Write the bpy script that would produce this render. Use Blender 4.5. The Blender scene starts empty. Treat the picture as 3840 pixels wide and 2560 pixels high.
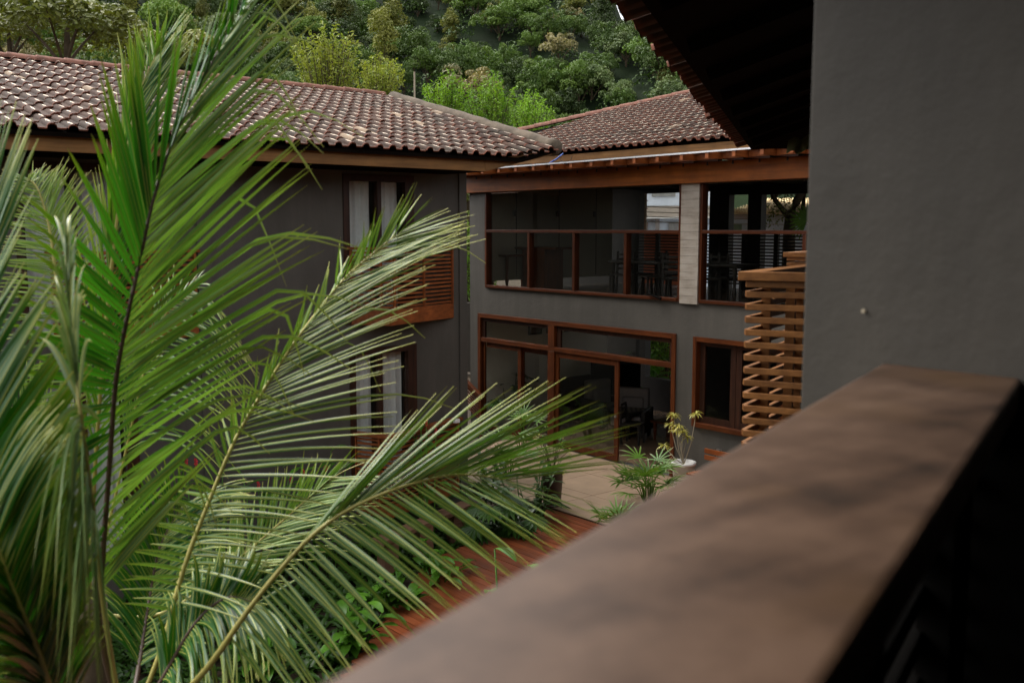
import bpy, math, random
import numpy as np
from mathutils import Vector, Matrix
SC = bpy.context.scene
COL = SC.collection
R = random.Random(7)
# ------------------------------------------------------------------ camera (35 mm lens; +Y runs along the left wing, +X along the rear wing)
F, CX, CY = 3733.0, 1920.0, 1280.0
PITCH = math.atan((CY - 855.0) / F)
YAW = math.radians(39.97678)
FW = np.array([-math.cos(YAW) * math.cos(PITCH), math.sin(YAW) * math.cos(PITCH), -math.sin(PITCH)])
RT = np.array([math.sin(YAW), math.cos(YAW), 0.0])
UP = np.cross(RT, FW)
cam = bpy.data.cameras.new('camera')
cam.lens = 35.0; cam.sensor_width = 36.0; cam.clip_start = 0.05; cam.clip_end = 2000
cam.dof.use_dof = True; cam.dof.focus_distance = 18.0; cam.dof.aperture_fstop = 4.0
co = bpy.data.objects.new('camera', cam); COL.objects.link(co)
m = Matrix.Identity(4)
for i in range(3):
    m[i][0] = RT[i]; m[i][1] = UP[i]; m[i][2] = -FW[i]
co.matrix_world = m
SC.camera = co
# ------------------------------------------------------------------ light: bright overcast
SUN_EL, SUN_AZ = math.radians(56), math.radians(252)
W = bpy.data.worlds.new('World'); SC.world = W; W.use_nodes = True
nt = W.node_tree; nt.nodes.clear()
sky = nt.nodes.new('ShaderNodeTexSky'); sky.sky_type = 'NISHITA'; sky.sun_disc = False
sky.sun_elevation = SUN_EL; sky.sun_rotation = SUN_AZ; sky.dust_density = 4.0; sky.air_density = 1.0
hs = nt.nodes.new('ShaderNodeHueSaturation'); hs.inputs['Saturation'].default_value = 0.10
bg = nt.nodes.new('ShaderNodeBackground'); bg.inputs['Strength'].default_value = 0.15
wo = nt.nodes.new('ShaderNodeOutputWorld')
nt.links.new(sky.outputs[0], hs.inputs['Color']); nt.links.new(hs.outputs[0], bg.inputs['Color']); nt.links.new(bg.outputs[0], wo.inputs['Surface'])
sl = bpy.data.lights.new('sun', 'SUN'); sl.energy = 1.1; sl.angle = math.radians(60); sl.color = (1.0, 0.93, 0.82)
so = bpy.data.objects.new('sun', sl); COL.objects.link(so)
sd = Vector((math.cos(SUN_EL) * math.sin(SUN_AZ), math.cos(SUN_EL) * math.cos(SUN_AZ), math.sin(SUN_EL)))
so.rotation_euler = sd.to_track_quat('Z', 'Y').to_euler()
SC.view_settings.view_transform = 'Standard'; SC.view_settings.look = 'None'
SC.view_settings.gamma = 1.0; SC.view_settings.use_curve_mapping = False
SC.view_settings.exposure = 1.5
SC.render.engine = 'CYCLES'
SC.cycles.max_bounces = 8; SC.cycles.transparent_max_bounces = 16; SC.cycles.use_denoising = True
SC.cycles.sample_clamp_indirect = 4.0
SC.cycles.caustics_reflective = False; SC.cycles.caustics_refractive = False
# ------------------------------------------------------------------ survey helpers: sight lines met with real planes
def ray(x, y): return FW * F + RT * (x - CX) + UP * (CY - y)
def onz(x, y, z): r = ray(x, y); return r * (z / r[2])
def onx(x, y, X): r = ray(x, y); return r * (X / r[0])
def ony(x, y, Y): r = ray(x, y); return r * (Y / r[1])
def ond(x, y, d): return ray(x, y) * (d / F)
def proj(P):
    P = np.asarray(P, float); z = P @ FW
    return CX + F * (P @ RT) / z, CY - F * (P @ UP) / z, z
# ------------------------------------------------------------------ materials
def nodes(name):
    mt = bpy.data.materials.new(name); mt.use_nodes = True
    n = mt.node_tree; n.nodes.clear()
    return mt, n, n.nodes.new('ShaderNodeOutputMaterial')
def L(n, a, b): n.links.new(a, b)
def mapped(n, sc, rot=(0, 0, 0), coord='Object'):
    tc = n.nodes.new('ShaderNodeTexCoord'); mp = n.nodes.new('ShaderNodeMapping')
    mp.inputs['Scale'].default_value = sc; mp.inputs['Rotation'].default_value = rot
    L(n, tc.outputs[coord], mp.inputs['Vector']); return mp.outputs[0]
def noise(n, vec, scale, detail=6, rough=0.6):
    t = n.nodes.new('ShaderNodeTexNoise'); t.inputs['Scale'].default_value = scale; t.inputs['Detail'].default_value = detail
    t.inputs['Roughness'].default_value = rough
    if vec is not None: L(n, vec, t.inputs['Vector'])
    return t.outputs['Fac']
def ramp(n, fac, stops):
    r = n.nodes.new('ShaderNodeValToRGB'); e = r.color_ramp.elements
    while len(e) < len(stops): e.new(0.5)
    for k, (p, c) in enumerate(stops): e[k].position = p; e[k].color = (*c, 1) if len(c) == 3 else c
    L(n, fac, r.inputs['Fac']); return r.outputs['Color']
def mixc(n, fac, a, b, mode='MIX'):
    x = n.nodes.new('ShaderNodeMix'); x.data_type = 'RGBA'; x.blend_type = mode
    for s, v in ((x.inputs['Factor'], fac), (x.inputs['A'], a), (x.inputs['B'], b)):
        if isinstance(v, (int, float)): s.default_value = v
        elif isinstance(v, tuple): s.default_value = (*v, 1)
        else: L(n, v, s)
    return x.outputs['Result']
def mathn(n, op, a, b=0.0, clamp=False):
    x = n.nodes.new('ShaderNodeMath'); x.operation = op; x.use_clamp = clamp
    for s, v in ((x.inputs[0], a), (x.inputs[1], b)):
        if isinstance(v, (int, float)): s.default_value = v
        else: L(n, v, s)
    return x.outputs[0]
def bump(n, h, strength, dist=0.01):
    b = n.nodes.new('ShaderNodeBump'); b.inputs['Strength'].default_value = strength; b.inputs['Distance'].default_value = dist
    L(n, h, b.inputs['Height']); return b.outputs['Normal']
def prin(n, out, col, rough=0.5, spec=0.5, normal=None):
    p = n.nodes.new('ShaderNodeBsdfPrincipled')
    for s, v in ((p.inputs['Base Color'], col), (p.inputs['Roughness'], rough)):
        if isinstance(v, (int, float)): s.default_value = v
        elif isinstance(v, tuple): s.default_value = (*v, 1)
        else: L(n, v, s)
    p.inputs['Specular IOR Level'].default_value = spec
    if normal is not None: L(n, normal, p.inputs['Normal'])
    if out is not None: L(n, p.outputs[0], out.inputs['Surface'])
    return p
def plain(name, col, rough=0.5, spec=0.5, var=0.25, scale=6.0, bs=0.15, metal=0.0):
    mt, n, out = nodes(name)
    v = mapped(n, (1, 1, 1)); f = noise(n, v, scale)
    c = ramp(n, f, [(0.3, tuple(x * (1 - var) for x in col)), (0.7, tuple(min(1, x * (1 + var)) for x in col))])
    p = prin(n, out, c, rough, spec, bump(n, noise(n, v, scale * 12), bs, 0.004)); p.inputs['Metallic'].default_value = metal
    return mt
def wood(name, dark, light, along, rough=0.4, spec=0.5, tint=0.3, freq=1.0):
    """grain drawn out along one axis; each board a little different in tone"""
    mt, n, out = nodes(name)
    s = [14.0 * freq] * 3; s[along] = 0.9 * freq
    v = mapped(n, tuple(s))
    oi = n.nodes.new('ShaderNodeObjectInfo'); va = n.nodes.new('ShaderNodeVectorMath'); va.operation = 'ADD'
    L(n, v, va.inputs[0]); L(n, oi.outputs['Random'], va.inputs[1])
    sc2 = n.nodes.new('ShaderNodeVectorMath'); sc2.operation = 'SCALE'; sc2.inputs['Scale'].default_value = 1.0
    L(n, va.outputs[0], sc2.inputs[0])
    g = noise(n, sc2.outputs[0], 1.6, 8, 0.65)
    c = ramp(n, g, [(0.28, dark), (0.5, tuple((a + b) / 2 for a, b in zip(dark, light))), (0.74, light)])
    k = mathn(n, 'ADD', mathn(n, 'MULTIPLY', oi.outputs['Random'], tint), 1 - tint / 2)
    blot = noise(n, mapped(n, (2.2, 2.2, 2.2)), 1.3, 4)
    k2 = mathn(n, 'MULTIPLY', k, mathn(n, 'ADD', mathn(n, 'MULTIPLY', blot, 0.9), 0.55))
    hv = n.nodes.new('ShaderNodeMix'); hv.data_type = 'RGBA'; hv.blend_type = 'MULTIPLY'; hv.inputs['Factor'].default_value = 1
    cc = n.nodes.new('ShaderNodeCombineColor'); [L(n, k2, cc.inputs[i]) for i in range(3)]
    L(n, c, hv.inputs['A']); L(n, cc.outputs[0], hv.inputs['B'])
    prin(n, out, hv.outputs['Result'], rough, spec * 0.45, bump(n, g, 0.25, 0.003))
    return mt
def plaster(name, col, var=0.16, bs=.35):
    mt, n, out = nodes(name)
    v = mapped(n, (1, 1, 1))
    big = noise(n, v, 0.9, 5); st = noise(n, mapped(n, (5, 5, 0.5)), 1.0, 4); fine = noise(n, v, 34, 6)
    f = mathn(n, 'ADD', mathn(n, 'MULTIPLY', big, 0.6), mathn(n, 'MULTIPLY', st, 0.4))
    c = ramp(n, f, [(0.34, tuple(x * (1 - var * 1.3) for x in col)), (0.66, tuple(x * (1 + var * 1.3) for x in col))])
    h = mathn(n, 'ADD', mathn(n, 'MULTIPLY', fine, 0.25), noise(n, v, 6, 4))
    prin(n, out, c, 0.62, 0.3, bump(n, h, bs, 0.02))
    return mt
def leafmat(name, c1, c2, trans=0.25, rough=0.4, spec=0.5, objvar=0.3, scale=3.0, tip=None):
    mt, n, out = nodes(name)
    oi = n.nodes.new('ShaderNodeObjectInfo')
    geo = n.nodes.new('ShaderNodeNewGeometry')
    f = noise(n, geo.outputs['Position'], scale, 3)
    ff = mathn(n, 'ADD', mathn(n, 'MULTIPLY', f, 0.7), mathn(n, 'MULTIPLY', oi.outputs['Random'], 0.3))
    c = ramp(n, ff, [(0.3, c1), (0.7, c2)])
    at = n.nodes.new('ShaderNodeAttribute'); at.attribute_name = 'tone'
    c = mixc(n, at.outputs['Fac'], c, (c2[0] * 1.5, c2[1] * 1.25, c2[2]))
    k = mathn(n, 'ADD', mathn(n, 'MULTIPLY', oi.outputs['Random'], objvar), 1 - objvar / 2)
    cc = n.nodes.new('ShaderNodeCombineColor'); [L(n, k, cc.inputs[i]) for i in range(3)]
    c = mixc(n, 1.0, c, cc.outputs[0], 'MULTIPLY')
    if tip:
        tipa = n.nodes.new('ShaderNodeAttribute'); tipa.attribute_name = 'tip'
        c = mixc(n, mathn(n, 'POWER', tipa.outputs['Fac'], 5.0), c, tip)
        c = mixc(n, mathn(n, 'MULTIPLY', mathn(n, 'POWER', tipa.outputs['Fac'], 22.0), noise(n, geo.outputs['Position'], 9.0, 2)), c, (0.16, 0.09, 0.035))
    p = prin(n, None, c, rough, spec)
    tr = n.nodes.new('ShaderNodeBsdfTranslucent'); L(n, mixc(n, 1.0, c, (1.25, 1.35, 0.5), 'MULTIPLY'), tr.inputs['Color'])
    mx = n.nodes.new('ShaderNodeMixShader'); mx.inputs['Fac'].default_value = trans
    L(n, p.outputs[0], mx.inputs[1]); L(n, tr.outputs[0], mx.inputs[2]); L(n, mx.outputs[0], out.inputs['Surface'])
    return mt
def glassmat(name, tint=(0.90, 0.91, 0.89), refl=0.14):
    mt, n, out = nodes(name)
    t = n.nodes.new('ShaderNodeBsdfTransparent'); t.inputs['Color'].default_value = (*tint, 1)
    g = n.nodes.new('ShaderNodeBsdfGlossy'); g.inputs['Roughness'].default_value = 0.02; g.inputs['Color'].default_value = (0.9, 0.95, 0.95, 1)
    fr = n.nodes.new('ShaderNodeFresnel'); fr.inputs['IOR'].default_value = 1.45
    mx = n.nodes.new('ShaderNodeMixShader')
    L(n, mathn(n, 'MULTIPLY', fr.outputs[0], refl), mx.inputs['Fac']); L(n, t.outputs[0], mx.inputs[1]); L(n, g.outputs[0], mx.inputs[2])
    L(n, mx.outputs[0], out.inputs['Surface'])
    return mt
def tilemat(name, patch_amt, moss=0.0):
    """fired clay, darkened by weather, with flaked whitewash left on the crowns of the rolls"""
    mt, n, out = nodes(name)
    geo = n.nodes.new('ShaderNodeNewGeometry'); pos = geo.outputs['Position']
    uv = n.nodes.new('ShaderNodeUVMap'); sp = n.nodes.new('ShaderNodeSeparateXYZ'); L(n, uv.outputs[0], sp.inputs[0])
    at = n.nodes.new('ShaderNodeAttribute'); at.attribute_name = 'tone'
    oi = n.nodes.new('ShaderNodeObjectInfo')
    rnd = mathn(n, 'FRACT', mathn(n, 'ADD', at.outputs['Fac'], oi.outputs['Random']))
    big = noise(n, pos, 2.3, 5); fine = noise(n, pos, 38, 5)
    c = ramp(n, big, [(0.3, (0.024, 0.011, 0.006)), (0.5, (0.043, 0.019, 0.011)), (0.7, (0.062, 0.029, 0.017))])
    c = mixc(n, mathn(n, 'MULTIPLY', rnd, 0.5), c, (0.028, 0.018, 0.014))
    dirt = mathn(n, 'GREATER_THAN', fine, 0.62)
    c = mixc(n, mathn(n, 'MULTIPLY', dirt, 0.45), c, (0.028, 0.019, 0.015))
    red = mathn(n, 'MULTIPLY', mathn(n, 'SUBTRACT', 0.12, sp.outputs['Y'], True), 7.0, True)
    c = mixc(n, mathn(n, 'MULTIPLY', red, 0.5), c, (0.22, 0.055, 0.025))
    pale = mathn(n, 'GREATER_THAN', rnd, 0.988)
    c = mixc(n, mathn(n, 'MULTIPLY', pale, 0.8), c, (0.26, 0.19, 0.13))
    c = mixc(n, mathn(n, 'MULTIPLY', mathn(n, 'SUBTRACT', noise(n, pos, 1.1, 6, .7), .5), 4.5, True), c, (0.026, 0.021, 0.015))
    # whitewash: on the roll's crown (u about .3), middle of the exposed length
    du = mathn(n, 'ABSOLUTE', mathn(n, 'SUBTRACT', sp.outputs['X'], 0.27))
    dv = mathn(n, 'ABSOLUTE', mathn(n, 'SUBTRACT', sp.outputs['Y'], mathn(n, 'ADD', 0.3, mathn(n, 'MULTIPLY', rnd, 0.25))))
    core = mathn(n, 'SUBTRACT', 1.0, mathn(n, 'ADD', mathn(n, 'MULTIPLY', du, 11.0), mathn(n, 'MULTIPLY', dv, 3.6)))
    rag = noise(n, pos, 26, 5, 0.7)
    k = mathn(n, 'ADD', core, mathn(n, 'ADD', mathn(n, 'MULTIPLY', mathn(n, 'SUBTRACT', rag, 0.5), 2.4), mathn(n, 'SUBTRACT', mathn(n, 'MULTIPLY', noise(n, pos, 1.6, 2), 0.5), 0.60 - patch_amt)))
    k = mathn(n, 'MULTIPLY', mathn(n, 'SUBTRACT', k, 0.36), 7.0, True)
    c = mixc(n, k, c, (0.70, 0.58, 0.46))
    prin(n, out, c, 0.8, 0.15, bump(n, mathn(n, 'ADD', fine, mathn(n, 'MULTIPLY', k, 0.5)), 0.35, 0.004))
    return mt
M = {}
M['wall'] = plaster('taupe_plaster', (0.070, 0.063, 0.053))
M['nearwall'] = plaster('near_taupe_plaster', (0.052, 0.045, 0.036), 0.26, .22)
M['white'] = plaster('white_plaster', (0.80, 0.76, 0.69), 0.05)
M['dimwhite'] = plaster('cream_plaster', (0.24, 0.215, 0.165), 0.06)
M['redx'] = wood('red_hardwood_x', (0.036, 0.009, 0.0025), (0.115, 0.030, 0.007), 0, 0.42)
M['redy'] = wood('red_hardwood_y', (0.036, 0.009, 0.0025), (0.115, 0.030, 0.007), 1, 0.42)
M['redz'] = wood('red_hardwood_z', (0.036, 0.009, 0.0025), (0.115, 0.030, 0.007), 2, 0.42)
M['frx'] = wood('window_wood_x', (0.028, 0.007, 0.002), (0.085, 0.022, 0.006), 0, 0.4)
M['frz'] = wood('window_wood_z', (0.028, 0.007, 0.002), (0.085, 0.022, 0.006), 2, 0.4)
M['darkfr'] = wood('dark_window_wood', (0.014, 0.006, 0.004), (0.05, 0.018, 0.009), 2, 0.45)
M['beam'] = wood('orange_brown_beam', (0.135, 0.036, 0.004), (0.32, 0.092, 0.012), 0, 0.45, freq=0.7)
M['rafter'] = wood('orange_rafter', (0.13, 0.034, 0.008), (0.26, 0.075, 0.018), 1, 0.5)
M['fascia'] = wood('weathered_fascia', (0.105, 0.047, 0.013), (0.24, 0.115, 0.034), 1, 0.6, freq=0.8)
M['fasciax'] = wood('weathered_fascia_x', (0.105, 0.047, 0.013), (0.24, 0.115, 0.034), 0, 0.6, freq=0.8)
M['slat'] = wood('balcony_slat_wood', (0.120, 0.032, 0.009), (0.29, 0.085, 0.022), 1, 0.5)
M['nslat'] = wood('near_slat_wood', (0.11, 0.040, 0.010), (0.26, 0.110, 0.030), 0, 0.55)
M['soffit'] = wood('shaded_soffit_boards', (0.0025, 0.0015, 0.001), (0.006, 0.004, 0.003), 1, 0.9, 0.05)  # near-black boards: under-eave shade put into their colour
M['deck'] = wood('red_deck_board', (0.095, 0.022, 0.008), (0.26, 0.072, 0.025), 0, 0.38, tint=0.5)
M['black'] = plain('near_black', (0.003, 0.0025, 0.002), 0.9, 0.05)  # near-black colour; on the near balcony it paints in unlit shade
M['patio'] = plain('beige_stone', (0.24, 0.165, 0.105), 0.55, 0.4, 0.14, 2.5)
M['floor'] = plain('tile_floor', (0.20, 0.13, 0.08), 0.25, 0.5, 0.15, 2.0)
M['soil'] = plain('garden_soil', (0.045, 0.032, 0.02), 0.9, 0.2, 0.5, 3.0, 0.6)
M['hill'] = plain('hill_ground', (0.008, 0.016, 0.005), 0.9, 0.1, 0.5, 0.08)
M['tileA'] = tilemat('clay_tile_whitewashed', 0.78)
M['tileC'] = tilemat('clay_tile', 0.58)
M['tileR'] = plain('ridge_clay', (0.15, 0.065, 0.045), 0.8, 0.2, 0.45, 9.0, 0.5)
M['mortar'] = plain('weathered_mortar', (0.085, 0.066, 0.048), 0.9, 0.2, 0.4, 5.0, 0.6)
M['glass'] = glassmat('window_glass')
M['curtain'] = plain('white_curtain', (0.72, 0.72, 0.74), 0.8, 0.2, 0.06, 20.0)
M['metal'] = plain('bright_flashing', (0.75, 0.75, 0.76), 0.3, 0.6, 0.1, 9.0, 0.1, 0.6)
M['concrete'] = None
M['potwhite'] = plain('white_pot', (0.70, 0.68, 0.65), 0.5, 0.4, 0.05)
M['potbrown'] = plain('brown_pot', (0.05, 0.028, 0.02), 0.4, 0.5, 0.2)
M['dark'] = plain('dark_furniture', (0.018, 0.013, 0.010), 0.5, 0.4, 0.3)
M['fabric'] = plain('grey_upholstery', (0.22, 0.19, 0.18), 0.9, 0.2, 0.1, 30.0)
M['canvas'] = plain('olive_canvas', (0.10, 0.095, 0.04), 0.9, 0.1, 0.2, 8.0)
M['housewhite'] = plain('blue_white_paint', (0.55, 0.60, 0.68), 0.7, 0.3, 0.05)
M['redbrick'] = plain('red_paint_wall', (0.45, 0.12, 0.06), 0.8, 0.2, 0.15)
M['yroof'] = plain('yellow_tiles', (0.66, 0.50, 0.28), 0.8, 0.2, 0.15, 12.0, 0.6)
M['pole'] = plain('pole_concrete', (0.34, 0.29, 0.21), 0.8, 0.2, 0.15)
M['bark'] = plain('bark', (0.075, 0.055, 0.035), 0.9, 0.2, 0.4, 8.0, 0.6)
M['steel'] = plain('steel', (0.45, 0.45, 0.45), 0.3, 0.6, 0.05, 5.0, 0.0, 0.9)
M['bench'] = wood('bench_board', (0.18, 0.04, 0.01), (0.36, 0.11, 0.03), 0, 0.35)
M['flower'] = plain('red_flower', (0.55, 0.02, 0.03), 0.5, 0.4, 0.2)
M['palm'] = leafmat('palm_leaflet', (0.010, 0.075, 0.004), (0.032, 0.140, 0.010), 0.20, 0.38, 0.45, 0.4, 1.5, (0.19, 0.27, 0.012))
M['palmsheen'] = leafmat('palm_leaflet_sheen', (0.050, 0.130, 0.018), (0.135, 0.235, 0.055), 0.25, 0.36, 0.5, 0.5, 2.5, (0.19, 0.23, 0.03))  # pale base colour carries the sky sheen of the leaflets
M['palmgloss'] = leafmat('palm_leaflet_gloss', (0.10, 0.175, 0.065), (0.22, 0.30, 0.14), 0.2, 0.3, 0.8, 0.4, 2.5, (0.25, 0.28, 0.06))  # whitish base colour paints in the gloss on hanging leaflets
M['palmlight'] = leafmat('palm_leaflet_light', (0.045, 0.135, 0.008), (0.10, 0.20, 0.015), 0.3, 0.4, 0.4, 0.4, 1.5, (0.25, 0.30, 0.02))
M['palmmid'] = leafmat('palm_leaflet_mid', (0.022, 0.070, 0.008), (0.070, 0.135, 0.025), 0.22, 0.36, 0.5, 0.5, 2.5, (0.17, 0.20, 0.02))
M['rib'] = plain('leaflet_midrib', (0.30, 0.30, 0.05), 0.5, 0.4, 0.15)
M['rachis'] = plain('yellow_rachis', (0.33, 0.29, 0.07), 0.4, 0.5, 0.2)
M['rachisbrown'] = plain('brown_rachis', (0.055, 0.030, 0.018), 0.5, 0.4, 0.3)
M['ginger'] = leafmat('ginger_leaf', (0.040, 0.125, 0.008), (0.095, 0.235, 0.020), 0.25, 0.35, 0.35, 0.3)
M['deepleaf'] = leafmat('deep_green_leaf', (0.016, 0.050, 0.006), (0.045, 0.100, 0.014), 0.15, 0.35, 0.35, 0.3)
M['fanleaf'] = leafmat('lady_palm_leaf', (0.045, 0.120, 0.010), (0.120, 0.240, 0.028), 0.2, 0.4, 0.3, 0.3, 3.0, (0.42, 0.36, 0.24))
M['yellowleaf'] = leafmat('yellow_edged_leaf', (0.26, 0.25, 0.04), (0.50, 0.44, 0.12), 0.25, 0.4, 0.4, 0.2)
# ------------------------------------------------------------------ mesh builder
class MB:
    def __init__(s): s.v = []; s.f = []; s.m = []; s.mi = 0; s.tone = []; s.tip = []; s.uv = []
    def add(s, vs, fs, mi=None, tone=0.0, tip=None, uv=None):
        b = len(s.v); s.v.extend([tuple(map(float, p)) for p in vs])
        s.f.extend([tuple(b + i for i in f) for f in fs]); s.m.extend([s.mi if mi is None else mi] * len(fs))
        s.tone.extend([tone] * len(vs)); s.tip.extend(tip if tip is not None else [0.0] * len(vs))
        s.uv.extend(uv if uv is not None else [(0.0, 0.0)] * len(vs))
    def obox(s, c, ax, ay, az, mi=None):
        c, ax, ay, az = (np.asarray(q, float) for q in (c, ax, ay, az))
        vs = [c + i * ax + j * ay + k * az for i in (-1, 1) for j in (-1, 1) for k in (-1, 1)]
        s.add(vs, [(0, 1, 3, 2), (4, 6, 7, 5), (0, 4, 5, 1), (2, 3, 7, 6), (0, 2, 6, 4), (1, 5, 7, 3)], mi)
    def box(s, x0, x1, y0, y1, z0, z1, mi=None):
        s.obox(((x0 + x1) / 2, (y0 + y1) / 2, (z0 + z1) / 2), ((x1 - x0) / 2, 0, 0), (0, (y1 - y0) / 2, 0), (0, 0, (z1 - z0) / 2), mi)
    def bar(s, a, b, w, h, up=(0, 0, 1), mi=None):
        a = np.asarray(a, float); b = np.asarray(b, float); d = b - a; l = np.linalg.norm(d); d = d / l
        u = np.asarray(up, float); side = np.cross(d, u); side /= np.linalg.norm(side); u = np.cross(side, d)
        s.obox((a + b) / 2, d * l / 2, side * w / 2, u * h / 2, mi)
    def tube(s, pts, rad, n=6, mi=None, cap=True):
        pts = [np.asarray(p, float) for p in pts]
        if not hasattr(rad, '__len__'): rad = [rad] * len(pts)
        rings = []; ref = np.array([0.13, 0.27, 0.95])
        for i, p in enumerate(pts):
            d = pts[min(i + 1, len(pts) - 1)] - pts[max(i - 1, 0)]; d /= (np.linalg.norm(d) + 1e-9)
            a = np.cross(d, ref); 
            if np.linalg.norm(a) < 0.1: a = np.cross(d, (1, 0, 0))
            a /= np.linalg.norm(a); b = np.cross(d, a)
            rings.append([p + rad[i] * (math.cos(t) * a + math.sin(t) * b) for t in [2 * math.pi * k / n for k in range(n)]])
        vs = [q for r in rings for q in r]; fs = []
        for i in range(len(pts) - 1):
            for k in range(n):
                fs.append((i * n + k, i * n + (k + 1) % n, (i + 1) * n + (k + 1) % n, (i + 1) * n + k))
        if cap: fs.append(tuple(range(n))[::-1]); fs.append(tuple((len(pts) - 1) * n + k for k in range(n)))
        s.add(vs, fs, mi)
    def lathe(s, c, prof, n=20, mi=None):
        c = np.asarray(c, float); vs = []; fs = []
        for r, z in prof:
            for k in range(n): t = 2 * math.pi * k / n; vs.append(c + (r * math.cos(t), r * math.sin(t), z))
        for i in range(len(prof) - 1):
            for k in range(n): fs.append((i * n + k, i * n + (k + 1) % n, (i + 1) * n + (k + 1) % n, (i + 1) * n + k))
        s.add(vs, fs, mi)
    def mesh(s, name, mats, origin=(0, 0, 0), smooth=False):
        me = bpy.data.meshes.new(name); o = np.asarray(origin, float)
        me.from_pydata([(p[0] - o[0], p[1] - o[1], p[2] - o[2]) for p in s.v], [], s.f)
        for q in (mats if isinstance(mats, (list, tuple)) else [mats]): me.materials.append(q)
        me.polygons.foreach_set('material_index', s.m)
        if smooth: me.polygons.foreach_set('use_smooth', [True] * len(s.f))
        if any(s.tone): a = me.attributes.new('tone', 'FLOAT', 'POINT'); a.data.foreach_set('value', s.tone)
        if any(s.tip): a = me.attributes.new('tip', 'FLOAT', 'POINT'); a.data.foreach_set('value', s.tip)
        if any(u != (0.0, 0.0) for u in s.uv):
            ul = me.uv_layers.new(name='UVMap'); idx = np.empty(len(me.loops), int); me.loops.foreach_get('vertex_index', idx)
            ul.data.foreach_set('uv', np.asarray(s.uv)[idx].ravel())
        me.update(); return me
    def build(s, name, mats, parent=None, smooth=False, bevel=0.0, loc=None):
        org = WORLD.get(parent.name, (0, 0, 0)) if parent else (loc if loc is not None else (0, 0, 0))
        o = bpy.data.objects.new(name, s.mesh(name, mats, org, smooth)); COL.objects.link(o)
        if parent: o.parent = parent
        else: o.location = org
        WORLD[o.name] = tuple(org)
        if bevel:
            b = o.modifiers.new('bevel', 'BEVEL'); b.width = bevel; b.segments = 2; b.limit_method = 'ANGLE'
        return o
WORLD = {}
def tag(o, label=None, cat=None, group=None, kind=None):
    if label: o['label'] = label
    if cat: o['category'] = cat
    if group: o['group'] = group
    if kind: o['kind'] = kind
    return o
def thing(name, loc, label, cat, group=None):
    o = bpy.data.objects.new(name, None); COL.objects.link(o); o.location = tuple(loc); o.empty_display_size = 0.1
    WORLD[o.name] = tuple(float(c) for c in loc)
    return tag(o, label, cat, group)
def holed(axis, c0, c1, a0, a1, z0, z1, holes):
    """wall slab between planes c0 (face) and c1 on 'x' or 'y', with rectangular openings (a, a, z, z)"""
    As = sorted({a0, a1, *[h[0] for h in holes], *[h[1] for h in holes]}); Zs = sorted({z0, z1, *[h[2] for h in holes], *[h[3] for h in holes]})
    As = [a for a in As if a0 <= a <= a1]; Zs = [z for z in Zs if z0 <= z <= z1]
    def solid(i, j):
        if i < 0 or j < 0 or i >= len(As) - 1 or j >= len(Zs) - 1: return False
        ma = (As[i] + As[i + 1]) / 2; mz = (Zs[j] + Zs[j + 1]) / 2
        return not any(h[0] < ma < h[1] and h[2] < mz < h[3] for h in holes)
    b = MB()
    P = (lambda c, a, z: (c, a, z)) if axis == 'x' else (lambda c, a, z: (a, c, z))
    for i in range(len(As) - 1):
        for j in range(len(Zs) - 1):
            if not solid(i, j): continue
            A0, A1, Z0, Z1 = As[i], As[i + 1], Zs[j], Zs[j + 1]
            for c in (c0, c1): b.add([P(c, A0, Z0), P(c, A1, Z0), P(c, A1, Z1), P(c, A0, Z1)], [(0, 1, 2, 3)])
            for (di, dj, q) in ((-1, 0, (A0, Z0, A0, Z1)), (1, 0, (A1, Z0, A1, Z1)), (0, -1, (A0, Z0, A1, Z0)), (0, 1, (A0, Z1, A1, Z1))):
                if not solid(i + di, j + dj):
                    b.add([P(c0, q[0], q[1]), P(c1, q[0], q[1]), P(c1, q[2], q[3]), P(c0, q[2], q[3])], [(0, 1, 2, 3)])
    return b
# ------------------------------------------------------------------ setting: ground, hill
GZ = -4.9
g = MB(); n_ = 24
g.add([(x * 60.0 - 700, y * 60.0 - 700, GZ - 0.1) for y in range(n_) for x in range(n_)],
      [(y * n_ + x, y * n_ + x + 1, (y + 1) * n_ + x + 1, (y + 1) * n_ + x) for y in range(n_ - 1) for x in range(n_ - 1)])
tag(g.build('ground', M['soil']), kind='structure')
def hill_z(d, az):
    """height of the wooded slope at distance d and bearing az (degrees right of the view axis)"""
    base = 134 + 8 * math.sin(az * 0.11 + 1.0)
    if d < base: return GZ - 0.05
    top = 262 + 14 * math.sin(az * 0.07)
    s = 0.545 + 0.03 * math.sin(az * 0.19)
    z = s * (min(d, top) - base) + 0.12 * max(0, d - top)
    if az > 5.5: z = min(z, 45.0 - (az - 5.5) * 2.6)
    w = 2.5 * math.sin(d * 0.12 + az * 0.5) * min(1, (d - base) / 20)
    return GZ + 1 + z + w
def polar(d, az):
    a = YAW + math.radians(az)
    return -math.cos(a) * d, math.sin(a) * d
h = MB(); ds = [110 + 7 * i for i in range(36)]; azs = [-40 + 2.5 * i for i in range(33)]
h.add([(*polar(d, a), hill_z(d, a)) for d in ds for a in azs],
      [(i * 33 + j, i * 33 + j + 1, (i + 1) * 33 + j + 1, (i + 1) * 33 + j) for i in range(33) for j in range(32)])
tag(h.build('hill', M['hill'], smooth=True), kind='structure')
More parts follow.
